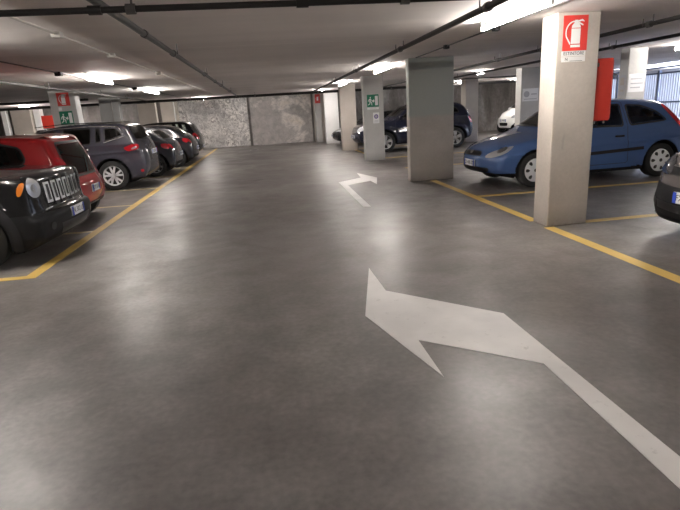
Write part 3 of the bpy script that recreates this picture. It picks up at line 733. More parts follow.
def make_car(name, label, c, x, y, rz, p, sidewin, doors, front_glass, rear_glass, extras, style, glass='glass', seats=True, group=None, handles=(), mirror_u=1.45, bumper_mat=None, roofdark=False, body2=None):
    """c: Car; p: paint material; windows are outlines in side (u,z) or end (y,z) view"""
    R = thing(name, label, 'car', (x, y, 0), rz, group)
    c.shell(); P = MT[p]; V, Fc, N = c.V, c.Fc, c.N
    C = V[Fc].mean(1); FN = N[Fc].mean(1)
    dead = np.zeros(len(Fc), bool)
    for w in sidewin: 
        q = shrink(soft(w), .022); i = inpoly(V[:, 0], V[:, 2], q)[Fc].all(1); dead |= i & (np.abs(FN[:, 1]) > .35)
    if front_glass:
        q = shrink(soft(front_glass), .03); i = inpoly(V[:, 1], V[:, 2], q)[Fc].all(1); dead |= i & (FN[:, 0] < -.2) & (C[:, 0] < c.L * .6)
    if rear_glass:
        q = shrink(soft(rear_glass), .03); i = inpoly(V[:, 1], V[:, 2], q)[Fc].all(1); dead |= i & (FN[:, 0] > .15) & (C[:, 0] > c.L * .6)
    left = ~dead
    well = np.zeros(len(Fc), bool)
    for a in c.ax:
        d = np.sqrt((C[:, 0] - a) ** 2 + (C[:, 2] - c.r) ** 2); well |= (d < c.ra + .012) & (np.abs(C[:, 1]) < c.w - .012) & (np.abs(C[:, 1]) > c.w - .33) & (np.abs(FN[:, 1]) < .75)
        well |= (d < c.ra - .01)
    under = (C[:, 2] < .27) & (FN[:, 2] < -.3)
    c.region('underbody', left & (well | under), MT['plastic'], R); left &= ~(well | under)
    for (nm, poly) in doors:
        for sd in (1, -1):
            mk = left & inpoly(C[:, 0], C[:, 2], soft(poly)) & (C[:, 1] * sd > .3) & (np.abs(FN[:, 1]) > .4)
            c.region(nm, mk, P, R); left &= ~mk
    fb = left & (C[:, 0] < .55) & (C[:, 2] < extras.get('fb', .56)); c.region('front_bumper', fb, MT[extras.get('fbm', p)], R); left &= ~fb
    rb = left & (C[:, 0] > c.L - .5) & (C[:, 2] < extras.get('rb', .56)); c.region('rear_bumper', rb, MT[extras.get('rbm', p)], R); left &= ~rb
    bu = extras.get('hood', 1.05)
    hd = left & (C[:, 0] < bu) & (FN[:, 2] > .55) & (C[:, 2] > .7); c.region('hood', hd, P, R); left &= ~hd
    tg = left & (C[:, 0] > c.L - .9) & (FN[:, 0] > .45) & (np.abs(C[:, 1]) < c.w * .8); c.region('tailgate', tg, P, R); left &= ~tg
    c.region('body', left, P, R)
    for w in sidewin:
        for sd in (1, -1): c.patch('side_window', w, 'side', [MT[glass], MT['seal']], R, .003, sd, ring=.028)
    if front_glass: c.patch('windscreen', front_glass, 'front', [MT['glass'], MT['seal']], R, .003, ring=.035)
    if rear_glass: c.patch('rear_window', rear_glass, 'rear', [MT[extras.get('rg', 'glass')], MT['seal']], R, .003, ring=.035)
    for (nm, poly) in doors:
        pl = soft(poly); pl = pl + [pl[0]]
        for sd in (1, -1):
            o = None
            for half in (pl[:len(pl) // 2 + 1], pl[len(pl) // 2:]):
                pass
            # narrow dark shut line round the door
            inner = shrink(soft(poly), .009)
            ringpatch(c, 'door_gap', soft(poly), inner, sd, MT['seal'], R)
    for (hu, hz, hm) in handles:
        for sd in (1, -1):
            yy = c.project(np.array([hu]), np.array([hz]), 'side', sd)[0][1]
            m = MB().box(c.L / 2 - hu - .085, c.L / 2 - hu + .085, -yy - .028, -yy + .028, hz - .016, hz + .016)
            m.build('door_handle', MT[hm], R, bevel=.012)
    # extras: list of (name, poly, mode, material, offset, rounding)
    for e in extras.get('patches', []):
        nm, poly, mode, m = e[:4]; off = e[4] if len(e) > 4 else .006; rnd = e[5] if len(e) > 5 else 1; lab = e[6] if len(e) > 6 else None
        if mode == 'side':
            for sd in (1, -1):
                o = c.patch(nm, poly, mode, MT[m], R, off, sd, rnd)
                if lab: o['label'] = lab
        elif mode in ('front', 'rear') and extras.get('mirror', True) and min(q[0] for q in poly) > 0:
            for k in (1, -1):
                o = c.patch(nm, [(q[0] * k, q[1]) for q in poly], mode, MT[m], R, off, 1, rnd)
                if lab: o['label'] = lab
        else:
            o = c.patch(nm, poly, mode, MT[m], R, off, 1, rnd)
            if lab: o['label'] = lab
    # plates
    for (end, pz, pw, letters) in extras.get('plates', []):
        u = c.project(np.array([0.]), np.array([pz]), end, 1)[0][0]
        X0 = c.L / 2 - u; s = 1 if end == 'front' else -1
        t = MB().box(min(X0, X0 + s * .02), max(X0, X0 + s * .02), -pw / 2, pw / 2, pz - .055, pz + .055).build('number_plate', MT['plate'], R)
        a = X0 + s * .021
        for e2 in (-1, 1): MB().box(min(a - s * .004, a), max(a - s * .004, a) + .0005, e2 * pw / 2 - (.045 if e2 > 0 else 0), e2 * pw / 2 + (0 if e2 > 0 else .045), pz - .055, pz + .055).build('country_band', MT['eu'], t)
        mb = MB(); text_mb(mb, letters, .085, a, 0, pz, 0, '+x' if s > 0 else '-x'); mb.build('lettering', MT['ink'], t)
    # mirrors
    for sd in (1, -1):
        mz = c.beltz(np.array([mirror_u]))[0] + .06
        m = MB(); xx = c.L / 2 - mirror_u
        m.prism([(xx - .02, mz - .04), (xx + .07, mz - .05), (xx + .11, mz + .0), (xx + .08, mz + .08), (xx - .02, mz + .10)][::1], 'y', sd * (c.w * .97), sd * (c.w + .13), 0)
        m.build('wing_mirror', P, R, bevel=.025)
    tm, rm = wheel_meshes(c.r, style)
    for a in c.ax:
        for sd in (1, -1):
            o = put('wheel', tm, R); o.location = (c.L / 2 - a, sd * (c.w - .115), c.r); q = put('rim', rm, o)
            if sd < 0: o.rotation_euler = (0, 0, PI)
    if seats:
        for (su, sy, wd, top) in ((c.L * .50, .36, .25, 1.08), (c.L * .50, -.36, .25, 1.08), (c.L * .72, 0, .55, .92)):
            xx = c.L / 2 - su; k = c.H / 1.45
            mb = MB().box(xx - .05, xx + .42, sy - wd, sy + wd, .36, .50).prism([(xx - .20, top * k), (xx - .08, top * k), (xx + .07, .48), (xx - .08, .44)], 'y', sy - wd, sy + wd)
            se = mb.build('seat', MT['seat'], R, bevel=.03)
            if wd < .4: MB().box(xx - .22, xx - .12, sy - .12, sy + .12, 1.07 * k, 1.22 * k).build('headrest', MT['seat'], se, bevel=.03)
        du = extras.get('hood', 1.05) + .25; xx = c.L / 2 - du
        MB().box(xx - .35, xx + .1, -c.w * .8, c.w * .8, .55, .86 * c.H / 1.45).build('dashboard', MT['plastic'], R, bevel=.04)
    return R
def ringpatch(c, name, outer, inner, sd, m, R):
    n = len(outer); pts = []; fs = []
    o2 = []; i2 = []
    for i in range(n):
        a, b = np.array(outer[i]), np.array(outer[(i + 1) % n]); p, q = np.array(inner[i]), np.array(inner[(i + 1) % n])
        k = max(1, int(np.linalg.norm(b - a) / .05))
        for j in range(k): o2.append(a + (b - a) * j / k); i2.append(p + (q - p) * j / k)
    A = np.array(o2 + i2); N_ = len(o2)
    V = c.project(A[:, 0], A[:, 1], 'side', sd); G = c.grad(V, False); N = G / np.maximum(np.linalg.norm(G, axis=1), 1e-6)[:, None]
    V = V + N * .0025
    F4 = np.array([(i, (i + 1) % N_, N_ + (i + 1) % N_, N_ + i) for i in range(N_)])
    a, b, cc = V[F4[:, 0]], V[F4[:, 1]], V[F4[:, 2]]
    fl = (np.cross(b - a, cc - a) * N[F4[:, 0]]).sum(1) < 0; F4[fl] = F4[fl][:, ::-1]
    return c.emit(name, V, F4, N, m, R)
circ = lambda cx, cy, r, n=16, ry=None: [(cx + r * math.cos(a), cy + (ry or r) * math.sin(a)) for a in np.linspace(0, 2 * PI, n + 1)[:-1]]
SP = lambda n, dbl, wid, m='alloy': ('spoke', n, dbl, wid, m)
def hatch_patches(L, w, hz, tl, grille=(.38, .52)):
    return [('headlight', [(w * .50, hz - .07), (w * .56, hz + .03), (w * .93, hz + .13), (w * .95, hz - .02)], 'front', 'lamp_clear'),
            ('grille', [(-.36, grille[0]), (.36, grille[0]), (.40, grille[1]), (-.40, grille[1])], 'front', 'plastic')] + tl

# ---- black off-roader, nose to the lane (bottom left)
jeep_top = [(.34, .19), (.12, .23), (.02, .34), (.0, .44), (-.01, .57), (.06, .60), (.07, .64), (.09, .90), (.10, .98), (.15, 1.01), (.26, 1.03), (.9, 1.075), (1.28, 1.08), (1.35, 1.12), (1.80, 1.52), (2.2, 1.60), (3.5, 1.58), (3.95, 1.50), (4.10, 1.12), (4.18, .95), (4.2, .5), (4.1, .32), (3.6, .27), (.6, .27)]
c = Car(jeep_top, 4.2, .90, 1.62, (.80, 3.36), .345, belt=(1.0, 1.04), rw=.80, kn=.20, kt=.08, nt=.07, tt=.04, flare=.03, vox=.021, k=.07)
pt = []
for i in range(7):
    y = (i - 3) * .152
    pt.append(('grille_slot', [(y - .056, .665), (y + .056, .665), (y + .056, .90), (y - .056, .90)], 'front', 'cover', .008, 0, 'satin silver slot surround'))
    pt.append(('grille_mesh', [(y - .026, .695), (y + .026, .695), (y + .026, .875), (y - .026, .875)], 'front', 'seal', .014, 0))
pt += [('headlight_ring', circ(.685, .86, .128), 'front', 'plastic', .006, 0), ('headlight', circ(.685, .86, .105), 'front', 'lamp_clear', .014, 0, 'round clear headlight'),
       ('headlight_core', circ(.685, .86, .045), 'front', 'chrome', .020, 0),
       ('side_marker', [(.19, .94), (.24, .93), (.27, .82), (.25, .79), (.22, .82)], 'side', 'amber', .008, 1, 'orange side marker lamp'),
       ('wheel_arch_trim', arc(.80, .345, .395, .495, -18, 198), 'side', 'trim', .022, 0), ('wheel_arch_trim', arc(3.36, .345, .395, .495, -18, 198), 'side', 'trim', .022, 0),
       ('sill_cladding', [(1.28, .30), (2.88, .30), (2.88, .44), (1.28, .44)], 'side', 'plastic', .012, 0),
       ('bumper_cladding', [(-.78, .26), (.78, .26), (.84, .46), (.52, .56), (-.52, .56), (-.84, .46)], 'front', 'plastic', .010, 0),
       ('air_intake', [(-.42, .30), (.42, .30), (.46, .42), (-.46, .42)], 'front', 'seal', .018, 0),
       ('fog_lamp', circ(.62, .42, .045, 12), 'front', 'seal', .018, 0),
       ('skid_plate', [(-.30, .22), (.30, .22), (.34, .27), (-.34, .27)], 'front', 'hanger', .02, 0),  # grey accent patch, paints the reflection on the bumper edge
       ('taillight', [(.56, .80), (.80, .80), (.80, 1.04), (.56, 1.04)], 'rear', 'lamp_red', .01, 1)]
R1 = make_car('compact_off_roader', 'glossy black boxy off-roader with seven-slot grille, nose at the lane, lower left', c, -2.47 - 2.1, 6.72, 0, 'p_black',
    [[(1.58, 1.08), (1.95, 1.46), (2.30, 1.49), (2.32, 1.08)], [(2.42, 1.08), (2.42, 1.49), (3.05, 1.48), (3.08, 1.10)], [(3.18, 1.12), (3.18, 1.46), (3.55, 1.42), (3.62, 1.16)]],
    [('front_door', [(1.36, .46), (1.36, 1.04), (1.80, 1.50), (2.36, 1.53), (2.38, .46)]), ('rear_door', [(2.40, .46), (2.39, 1.53), (3.10, 1.51), (3.12, .75), (2.92, .46)])],
    [(-.66, 1.12), (.66, 1.12), (.58, 1.50), (-.58, 1.50)], [(-.60, 1.10), (.60, 1.10), (.56, 1.44), (-.56, 1.44)],
    dict(fb=.58, fbm='plastic', rb=.6, rbm='plastic', hood=1.30, patches=pt, plates=[('front', .50, .40, 'FK 302 LB'), ('rear', .72, .5, 'FK 302 LB')]),
    SP(5, .14, .022, 'brake'), handles=((2.22, .95, 'trim'), (3.0, .97, 'trim')), mirror_u=1.55)

# ---- small red hatchback, glass tailgate to the lane
red_top = [(.2, .22), (.03, .30), (0, .48), (.08, .66), (.45, .80), (.75, .88), (1.35, 1.28), (1.8, 1.40), (2.6, 1.42), (3.12, 1.37), (3.2, 1.33), (3.33, 1.02), (3.42, .76), (3.5, .62), (3.5, .42), (3.42, .24), (3, .20), (.5, .18)]
c = Car(red_top, 3.5, .81, 1.43, (.72, 3.02), .28, belt=(.84, .90), rw=.80, kn=.34, kt=.13, nt=.10, tt=.05, vox=.025, k=.08)
make_car('small_hatchback', 'small bright red hatchback with deep glass tailgate beside the black off-roader', c, -2.86 - 1.75, 8.74, PI, 'p_red',
    [[(1.12, .93), (1.52, 1.26), (1.95, 1.31), (1.98, .93)], [(2.06, .93), (2.06, 1.31), (2.55, 1.31), (2.80, 1.24), (2.88, 1.05), (2.78, .95)]],
    [('front_door', [(1.08, .32), (1.02, .84), (1.50, 1.31), (2.01, 1.34), (2.02, .32)]), ('rear_door', [(2.04, .32), (2.03, 1.34), (2.55, 1.34), (2.76, .8), (2.62, .50), (2.5, .32)])],
    [(-.55, .95), (.55, .95), (.50, 1.30), (-.50, 1.30)], [(-.50, 1.28), (.50, 1.28), (.60, .95), (.52, .74), (-.52, .74), (-.60, .95)],
    dict(hood=.8, rb=.68, patches=hatch_patches(3.5, .81, .66, [
        ('taillight', [(3.22, 1.06), (3.27, 1.06), (3.36, .84), (3.30, .82)], 'side', 'lamp_red', .007, 1),
        ('roof_spoiler', [(2.96, -.52), (3.19, -.50), (3.19, .50), (2.96, .52)], 'top', 'p_red', .022, 0),
        ('wiper', [(-.03, .76), (.03, .76), (.30, 1.02), (.28, 1.03)], 'rear', 'seal', .012, 0),
        ('bumper_lip', [(-.60, .26), (.60, .26), (.60, .32), (-.60, .32)], 'rear', 'plastic', .006, 0)]),
        plates=[('front', .42, .4, 'DT 518 NG'), ('rear', .53, .34, 'DT 518')], rg='glass_clear'),
    SP(8, 0, .018), handles=((1.90, .83, 'p_red'), (2.6, .85, 'p_red')), mirror_u=1.2)

# ---- slate grey people carrier
z_top = [(.2, .24), (.03, .34), (0, .55), (.15, .74), (.8, .92), (1.1, .98), (1.95, 1.38), (2.5, 1.51), (3.3, 1.545), (4.02, 1.50), (4.18, 1.44), (4.36, 1.10), (4.46, .90), (4.5, .6), (4.48, .36), (4.4, .26), (4.0, .22), (.5, .2)]
c = Car(z_top, 4.5, .90, 1.56, (.97, 3.68), .335, belt=(.98, 1.04), rw=.78, kn=.36, kt=.12, nt=.10, tt=.05, vox=.025, k=.075, crease=(.72, .88))
make_car('people_carrier', 'slate grey people carrier with silver ten-spoke wheels beside the empty left bay', c, -2.80 - 2.25, 13.28, PI, 'p_grey',
    [[(1.62, 1.03), (2.02, 1.34), (2.60, 1.42), (2.62, 1.05)], [(2.72, 1.05), (2.72, 1.43), (3.34, 1.43), (3.32, 1.06)], [(3.40, 1.08), (3.42, 1.42), (3.53, 1.42), (3.55, 1.09)], [(3.61, 1.10), (3.60, 1.41), (3.90, 1.40), (4.03, 1.22)]],
    [('front_door', [(1.55, .34), (1.50, .98), (1.98, 1.40), (2.66, 1.46), (2.67, .34)]), ('rear_door', [(2.69, .34), (2.68, 1.46), (3.37, 1.46), (3.37, .90), (3.28, .70), (3.20, .34)])],
    [(-.68, 1.04), (.68, 1.04), (.60, 1.44), (-.60, 1.44)], [(-.66, 1.46), (.66, 1.46), (.80, 1.10), (-.80, 1.10)],
    dict(hood=1.1, patches=hatch_patches(4.5, .9, .72, [
        ('taillight', [(3.98, .95), (4.24, 1.03), (4.34, 1.0), (4.32, .90), (4.08, .86)], 'side', 'lamp_red', .009, 1),
        ('taillight_core', [(4.16, .93), (4.28, .98), (4.29, .93), (4.17, .89)], 'side', 'lamp_clear', .013, 1),
        ('rear_reflector', [(4.30, .38), (4.37, .38), (4.37, .45), (4.30, .45)], 'side', 'lamp_red', .009, 1),
        ('window_trim', strip([(1.60, 1.03), (2.0, 1.355), (2.6, 1.44), (3.3, 1.452), (3.92, 1.42), (4.07, 1.21), (3.60, 1.085)], .016), 'side', 'chrome', .009, 0, 'bright chrome window line'),
        ('roof_rail', strip([(1.9, 1.475), (2.6, 1.515), (3.9, 1.49)], .012), 'side', 'plastic', .03, 0),
        ('wiper', [(-.30, 1.10), (-.30, 1.12), (.25, 1.16), (.25, 1.15)], 'rear', 'seal', .012, 0),
        ('door_moulding', strip([(1.58, .40), (3.2, .42)], .02), 'side', 'chrome', .006, 0)]),
        plates=[('front', .45, .5, 'EK 741 CY'), ('rear', .80, .5, 'EK 741')]),
    SP(5, .26, .020, 'cover'), handles=((2.52, .93, 'p_grey'), (3.16, .95, 'chrome')), mirror_u=1.7)

# ---- charcoal and graphite hatchbacks
h_top = [(.2, .22), (.03, .30), (0, .48), (.1, .64), (.7, .82), (1.0, .88), (1.65, 1.26), (2.05, 1.36), (2.8, 1.36), (3.25, 1.27), (3.66, .98), (3.76, .88), (3.85, .68), (3.85, .40), (3.78, .24), (3.4, .20), (.5, .18)]
def h_car(nm, lab, x, y, p, wn, tl, pl, vox=.03, glass='glass', style=SP(7, 0, .022), top=h_top, H=1.38, L=3.85, w=.83):
    c = Car(top, L, w, H, (.80, 3.24), .30, belt=(.87, .95), rw=.76, kn=.34, kt=.13, nt=.11, tt=.06, vox=vox, k=.08)
    return make_car(nm, lab, c, x, y, PI, p,
        [[(1.38, .94), (1.72, 1.22), (2.15, 1.27), (2.17, .95)], [(2.25, .95), (2.25, 1.27), (2.75, 1.26), (3.05, 1.13), (3.12, 1.02)]],
        [('front_door', [(1.32, .32), (1.28, .88), (1.7, 1.27), (2.20, 1.31), (2.21, .32)]), ('rear_door', [(2.23, .32), (2.22, 1.31), (2.75, 1.30), (2.95, .85), (2.8, .5), (2.75, .32)])],
        [(-.58, .98), (.58, .98), (.52, 1.27), (-.52, 1.27)], [(-.58, 1.26), (.58, 1.26), (.70, .98), (-.70, .98)],
        dict(hood=.95, patches=hatch_patches(L, w, .64, tl + [('bumper_lip', [(-.6, .24), (.6, .24), (.6, .36), (-.6, .36)], 'rear', 'plastic', .006, 0)]), rg=glass,
             plates=[('front', .42, .42, pl), ('rear', .56, .42, pl)]),
        style, handles=((2.08, .82, p), (2.7, .85, p)), mirror_u=1.45)
h_car('hatchback', 'charcoal hatchback with bright red tail lamps just behind the slate grey people carrier', -2.58 - 1.925, 15.68, 'p_char', 0,
    [('taillight', [(3.44, .88), (3.62, .88), (3.70, .80), (3.66, .72), (3.50, .76)], 'side', 'lamp_red', .009, 1), ('taillight', [(.62, .72), (.76, .74), (.78, .88), (.66, .84)], 'rear', 'lamp_red', .009, 1)], 'BX 604 HA', glass='glass_clear')
h_car('hatchback', 'graphite hatchback with red tail lamps, third of the dark cars on the left', -2.42 - 1.925, 18.12, 'p_dark', 0,
    [('taillight', [(3.48, .90), (3.62, .91), (3.70, .82), (3.64, .76), (3.52, .80)], 'side', 'lamp_red', .009, 1), ('taillight', [(.60, .74), (.75, .76), (.77, .90), (.64, .86)], 'rear', 'lamp_red', .009, 1)], 'CM 219 RV')
e_top = [(.2, .26), (.03, .34), (0, .55), (.1, .76), (.7, .90), (1.0, .95), (1.6, 1.34), (2.0, 1.44), (3.2, 1.44), (3.55, 1.36), (3.74, .98), (3.85, .88), (3.88, .5), (3.8, .28), (3.4, .24), (.5, .22)]
c = Car(e_top, 3.9, .84, 1.46, (.80, 3.22), .33, belt=(.95, 1.0), rw=.78, vox=.035)
make_car('compact_estate', 'farthest dark estate on the left with a spare wheel on its tail', c, -2.50 - 1.95, 20.85, PI, 'p_black',
    [[(1.42, .99), (1.72, 1.32), (2.15, 1.37), (2.17, .99)], [(2.25, .99), (2.25, 1.37), (2.9, 1.37), (2.9, 1.0)], [(2.98, 1.02), (2.98, 1.36), (3.35, 1.34), (3.45, 1.06)]],
    [('front_door', [(1.32, .36), (1.28, .92), (1.7, 1.36), (2.20, 1.40), (2.21, .36)])],
    [(-.58, 1.02), (.58, 1.02), (.54, 1.34), (-.54, 1.34)], [(-.56, 1.34), (.56, 1.34), (.60, 1.0), (-.60, 1.0)],
    dict(hood=.98, patches=hatch_patches(3.9, .84, .74, [('taillight', [(.62, .74), (.80, .76), (.80, .98), (.64, .98)], 'rear', 'lamp_red', .009, 1)]), plates=[('rear', .46, .42, 'AZ 335 KE')]),
    SP(6, 0, .022), glass='glass_clear')

# ---- blue three-door hatchback
f_top = [(.30, .22), (.08, .26), (0, .36), (.0, .54), (.06, .64), (.28, .775), (.75, .885), (1.02, .94), (1.30, 1.10), (1.72, 1.34), (2.1, 1.42), (2.8, 1.41), (3.24, 1.36), (3.40, 1.29), (3.70, .98), (3.84, .76), (3.90, .56), (3.89, .36), (3.80, .24), (3.4, .20), (.5, .18)]
c = Car(f_top, 3.9, .84, 1.43, (.84, 3.26), .30, belt=(.88, .98), rw=.74, kn=.38, kt=.08, nt=.12, tt=.03, flare=.022, vox=.021, k=.085, crease=(.56, .70))
make_car('hatchback', 'mid-blue three-door hatchback with silver wheel covers parked behind the cream pillar', c, 3.63 + 1.95, 9.22, PI + .035, 'p_blue',
    [[(1.38, .96), (1.50, 1.06), (1.86, 1.27), (2.10, 1.315), (2.46, 1.32), (2.47, .93)], [(2.58, .935), (2.54, 1.31), (2.86, 1.28), (3.14, 1.17), (3.32, 1.01), (3.27, .98)]],
    [('door', [(1.20, .30), (1.20, .88), (1.52, 1.11), (1.86, 1.32), (2.10, 1.36), (2.49, 1.365), (2.55, .90), (2.60, .30)])],
    [(-.60, 1.00), (.60, 1.00), (.50, 1.32), (-.50, 1.32)], [(-.50, 1.26), (.50, 1.26), (.58, 1.00), (-.58, 1.00)],
    dict(hood=1.0, fb=.50, patches=[
        ('headlight', [(.44, .54), (.50, .62), (.70, .72), (.76, .73), (.77, .60), (.62, .54)], 'front', 'lamp_clear', .008, 1, 'clear swept-back headlight'),
        ('headlight_reflector', circ(.67, .66, .05), 'front', 'chrome', .014, 0),
        ('grille', [(-.36, .56), (.36, .56), (.31, .64), (-.31, .64)], 'front', 'seal', .007, 1),
        ('badge', circ(0, .615, .05, 16, .025), 'front', 'chrome', .014, 0),
        ('air_intake', [(-.52, .29), (.52, .29), (.56, .37), (-.56, .37)], 'front', 'seal', .007, 1),
        ('bumper_lip', [(-.70, .22), (.70, .22), (.74, .26), (-.74, .26)], 'front', 'plastic', .006, 0),
        ('door_moulding', strip([(1.22, .50), (2.0, .515), (2.88, .545)], .055), 'side', 'trim', .012, 0),
        ('taillight', [(3.24, 1.27), (3.34, 1.27), (3.62, .96), (3.74, .84), (3.62, .83), (3.46, .98)], 'side', 'lamp_red', .009, 1),
        ('filler_flap', circ(3.02, .78, .075), 'side', 'p_blue', .003, 0)],
        plates=[('front', .43, .42, 'CS 470 ZT'), ('rear', .60, .5, 'CS 470 ZT')]),
    ('cover', 7), glass='glass_clear', handles=((2.40, .775, 'plastic'),), mirror_u=1.62)

# ---- taupe van nose at the right edge
v_top = [(.25, .16), (.08, .18), (.0, .26), (-.01, .44), (.03, .56), (.04, .70), (.14, .84), (.5, .98), (.85, 1.06), (1.0, 1.12), (1.6, 1.50), (2.1, 1.62), (3.5, 1.62), (3.85, 1.5), (4.05, 1.0), (4.12, .6), (4.1, .35), (3.7, .24), (.6, .18)]
c = Car(v_top, 4.12, .88, 1.63, (.86, 3.42), .32, belt=(1.02, 1.08), rw=.80, kn=.42, kt=.12, nt=.10, tt=.05, vox=.021, k=.10)
make_car('compact_people_carrier', 'dark taupe people carrier with black lower bumper, nose entering at the right edge', c, 4.0 + 2.06, 4.38, PI, 'p_brown',
    [[(1.35, 1.10), (1.75, 1.44), (2.2, 1.50), (2.22, 1.10)], [(2.32, 1.10), (2.32, 1.50), (3.0, 1.50), (3.05, 1.12)], [(3.15, 1.14), (3.15, 1.48), (3.5, 1.44), (3.6, 1.18)]],
    [('front_door', [(1.25, .34), (1.22, 1.05), (1.7, 1.5), (2.27, 1.55), (2.28, .34)]), ('rear_door', [(2.30, .34), (2.29, 1.55), (3.08, 1.54), (3.10, .8), (2.92, .5), (2.88, .34)])],
    [(-.68, 1.16), (.68, 1.16), (.60, 1.50), (-.60, 1.50)], [(-.60, 1.12), (.60, 1.12), (.56, 1.46), (-.56, 1.46)],
    dict(hood=1.05, fb=.55, fbm='p_brown', patches=[
        ('lower_bumper_cladding', [(-.92, .18), (.92, .18), (.92, .50), (.80, .545), (-.80, .545), (-.92, .50)], 'front', 'plastic', .010, 0),
        ('bumper_lip', [(-.84, .17), (.84, .17), (.86, .22), (-.86, .22)], 'front', 'trim', .02, 0),
        ('headlight', [(.42, .66), (.46, .78), (.72, .84), (.82, .80), (.80, .68), (.60, .64)], 'front', 'lamp_dark', .010, 1, 'smoked headlight'),
        ('grille', [(-.44, .66), (.44, .66), (.44, .73), (-.44, .73)], 'front', 'seal', .010, 0),
        ('grille_bar', [(-.44, .735), (.44, .735), (.44, .75), (-.44, .75)], 'front', 'chrome', .014, 0),
        ('air_intake', [(-.58, .30), (.58, .30), (.62, .38), (-.62, .38)], 'front', 'seal', .017, 0),
        ('fog_lamp_slot', [(.64, .30), (.84, .36), (.84, .42), (.64, .38)], 'front', 'seal', .017, 0),
        ('taillight', [(.60, .80), (.80, .80), (.80, 1.05), (.62, 1.05)], 'rear', 'lamp_red', .01, 1)],
        plates=[('front', .455, .50, 'FX 128 GW'), ('rear', .7, .5, 'FX 128 GW')]),
    SP(5, .15, .02), handles=((2.12, .95, 'p_brown'), (2.98, .97, 'p_brown')), mirror_u=1.45)

# ---- navy off-roader behind the widest pillar
d_top = [(.3, .30), (.08, .36), (0, .50), (.02, .72), (.12, .92), (.5, 1.02), (1.1, 1.08), (1.25, 1.12), (1.80, 1.50), (2.2, 1.585), (3.4, 1.58), (3.85, 1.46), (4.04, 1.10), (4.15, .90), (4.16, .55), (4.05, .34), (3.6, .28), (.6, .28)]
c = Car(d_top, 4.18, .90, 1.60, (.98, 3.44), .345, belt=(1.02, 1.08), rw=.78, kn=.26, kt=.12, nt=.09, tt=.06, flare=.03, vox=.03, k=.12)
make_car('off_roader', 'navy blue off-roader parked behind the widest pillar and the exit sign pillar', c, 2.93 + 2.09, 18.28, PI, 'p_navy',
    [[(1.50, 1.10), (1.92, 1.42), (2.3, 1.47), (2.32, 1.10)], [(2.42, 1.10), (2.42, 1.47), (3.0, 1.46), (3.05, 1.12)], [(3.15, 1.14), (3.15, 1.44), (3.5, 1.36), (3.6, 1.18)]],
    [('front_door', [(1.36, .40), (1.32, 1.06), (1.8, 1.46), (2.36, 1.52), (2.37, .40)]), ('rear_door', [(2.39, .40), (2.38, 1.52), (3.08, 1.50), (3.10, .8), (2.92, .5), (2.88, .40)])],
    [(-.68, 1.16), (.68, 1.16), (.60, 1.48), (-.60, 1.48)], [(-.60, 1.12), (.60, 1.12), (.54, 1.42), (-.54, 1.42)],
    dict(hood=1.2, patches=[('headlight', [(.42, .72), (.48, .86), (.78, .92), (.82, .76), (.60, .70)], 'front', 'lamp_clear', .009, 1),
        ('grille', [(-.38, .68), (.38, .68), (.42, .84), (-.42, .84)], 'front', 'hanger', .009, 1), ('air_intake', [(-.6, .40), (.6, .40), (.6, .50), (-.6, .50)], 'front', 'seal', .009, 0),
        ('bumper_insert', [(-.45, .34), (.45, .34), (.45, .40), (-.45, .40)], 'front', 'hanger', .012, 0),
        ('taillight', [(3.88, 1.05), (4.02, 1.05), (4.12, .86), (4.0, .80)], 'side', 'lamp_red', .009, 1), ('taillight', [(.64, .82), (.82, .82), (.80, 1.06), (.66, 1.06)], 'rear', 'lamp_red', .01, 1)],
        plates=[('front', .56, .5, 'DL 956 MB'), ('rear', .6, .5, 'DL 956 MB')]),
    SP(5, .16, .024), handles=((2.22, .97, 'p_navy'), (2.95, .99, 'p_navy')), mirror_u=1.55)

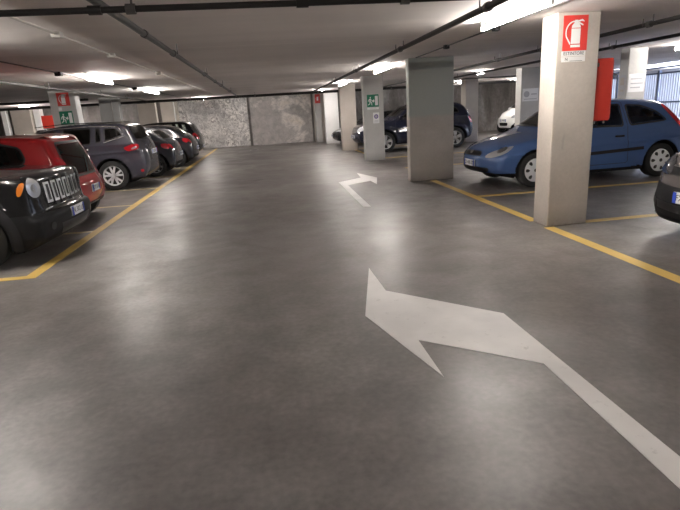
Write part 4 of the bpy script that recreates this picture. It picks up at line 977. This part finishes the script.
# ---- dark car whose nose shows by the white pillar, white city car, far roofs
def simple(nm, lab, x, y, rz, p, glass='glass', vox=.035, top=None, H=1.40):
    c = Car(top or h_top, 3.85, .83, H, (.80, 3.24), .30, belt=(.87, .95), rw=.76, kn=.34, kt=.12, nt=.11, tt=.06, vox=vox, k=.08)
    return make_car(nm, lab, c, x, y, rz, p, [[(1.38, .94), (1.72, 1.22), (2.15, 1.27), (2.17, .95)], [(2.25, .95), (2.25, 1.27), (2.75, 1.26), (3.05, 1.13), (3.12, 1.02)]],
        [('front_door', [(1.32, .32), (1.28, .88), (1.7, 1.27), (2.20, 1.31), (2.21, .32)])],
        [(-.58, .98), (.58, .98), (.52, 1.27), (-.52, 1.27)], [(-.58, 1.26), (.58, 1.26), (.70, .98), (-.70, .98)],
        dict(hood=.95, patches=hatch_patches(3.85, .83, .66, [('taillight', [(.56, .72), (.78, .74), (.80, .92), (.6, .9)], 'rear', 'lamp_red', .009, 1)]), plates=[('front', .44, .42, 'CE 407')]), SP(6, 0, .022), glass=glass, handles=((2.08, .82, p),))
simple('hatchback', 'black hatchback nose showing between the white and the plain pillar', 2.70 + 1.925, 22.5, PI, 'p_black')
w_top = [(.2, .22), (.04, .28), (0, .45), (.03, .66), (.14, .84), (.40, 1.00), (.62, 1.08), (1.0, 1.38), (1.35, 1.52), (2.1, 1.54), (2.5, 1.44), (2.68, 1.05), (2.74, .8), (2.74, .40), (2.66, .24), (2.4, .20), (.4, .18)]
c = Car(w_top, 2.74, .80, 1.56, (.46, 2.28), .30, belt=(.98, 1.02), rw=.80, kn=.26, kt=.12, nt=.10, tt=.06, vox=.03, k=.09)
make_car('city_car', 'white tiny two-seat city car behind the pillar with the paper notice', c, 10.55 + 1.37, 22.9, PI + .12, 'p_white',
    [[(.92, 1.02), (1.22, 1.38), (1.62, 1.44), (1.66, 1.02)], [(1.76, 1.04), (1.74, 1.44), (2.2, 1.40), (2.3, 1.12)]],
    [('door', [(.80, .34), (.82, 1.0), (1.15, 1.42), (1.68, 1.48), (1.72, .34)])],
    [(-.60, 1.10), (.60, 1.10), (.54, 1.44), (-.54, 1.44)], [(-.56, 1.12), (.56, 1.12), (.50, 1.42), (-.50, 1.42)],
    dict(hood=.62, patches=[('headlight', [(.44, .70), (.48, .84), (.68, .86), (.68, .72)], 'front', 'lamp_clear'), ('grille', [(-.3, .36), (.3, .36), (.34, .50), (-.34, .50)], 'front', 'plastic'),
        ('taillight', [(.60, .70), (.74, .72), (.74, .92), (.62, .90)], 'rear', 'lamp_red')], plates=[('front', .60, .42, 'CE 407')]), SP(6, 0, .022), handles=((1.55, .90, 'plastic'),), seats=False, mirror_u=.92)
simple('hatchback', 'dark car roof just visible at the left edge behind the red hatchback', -7.55 - 2.2, 14.6, PI, 'p_dark')
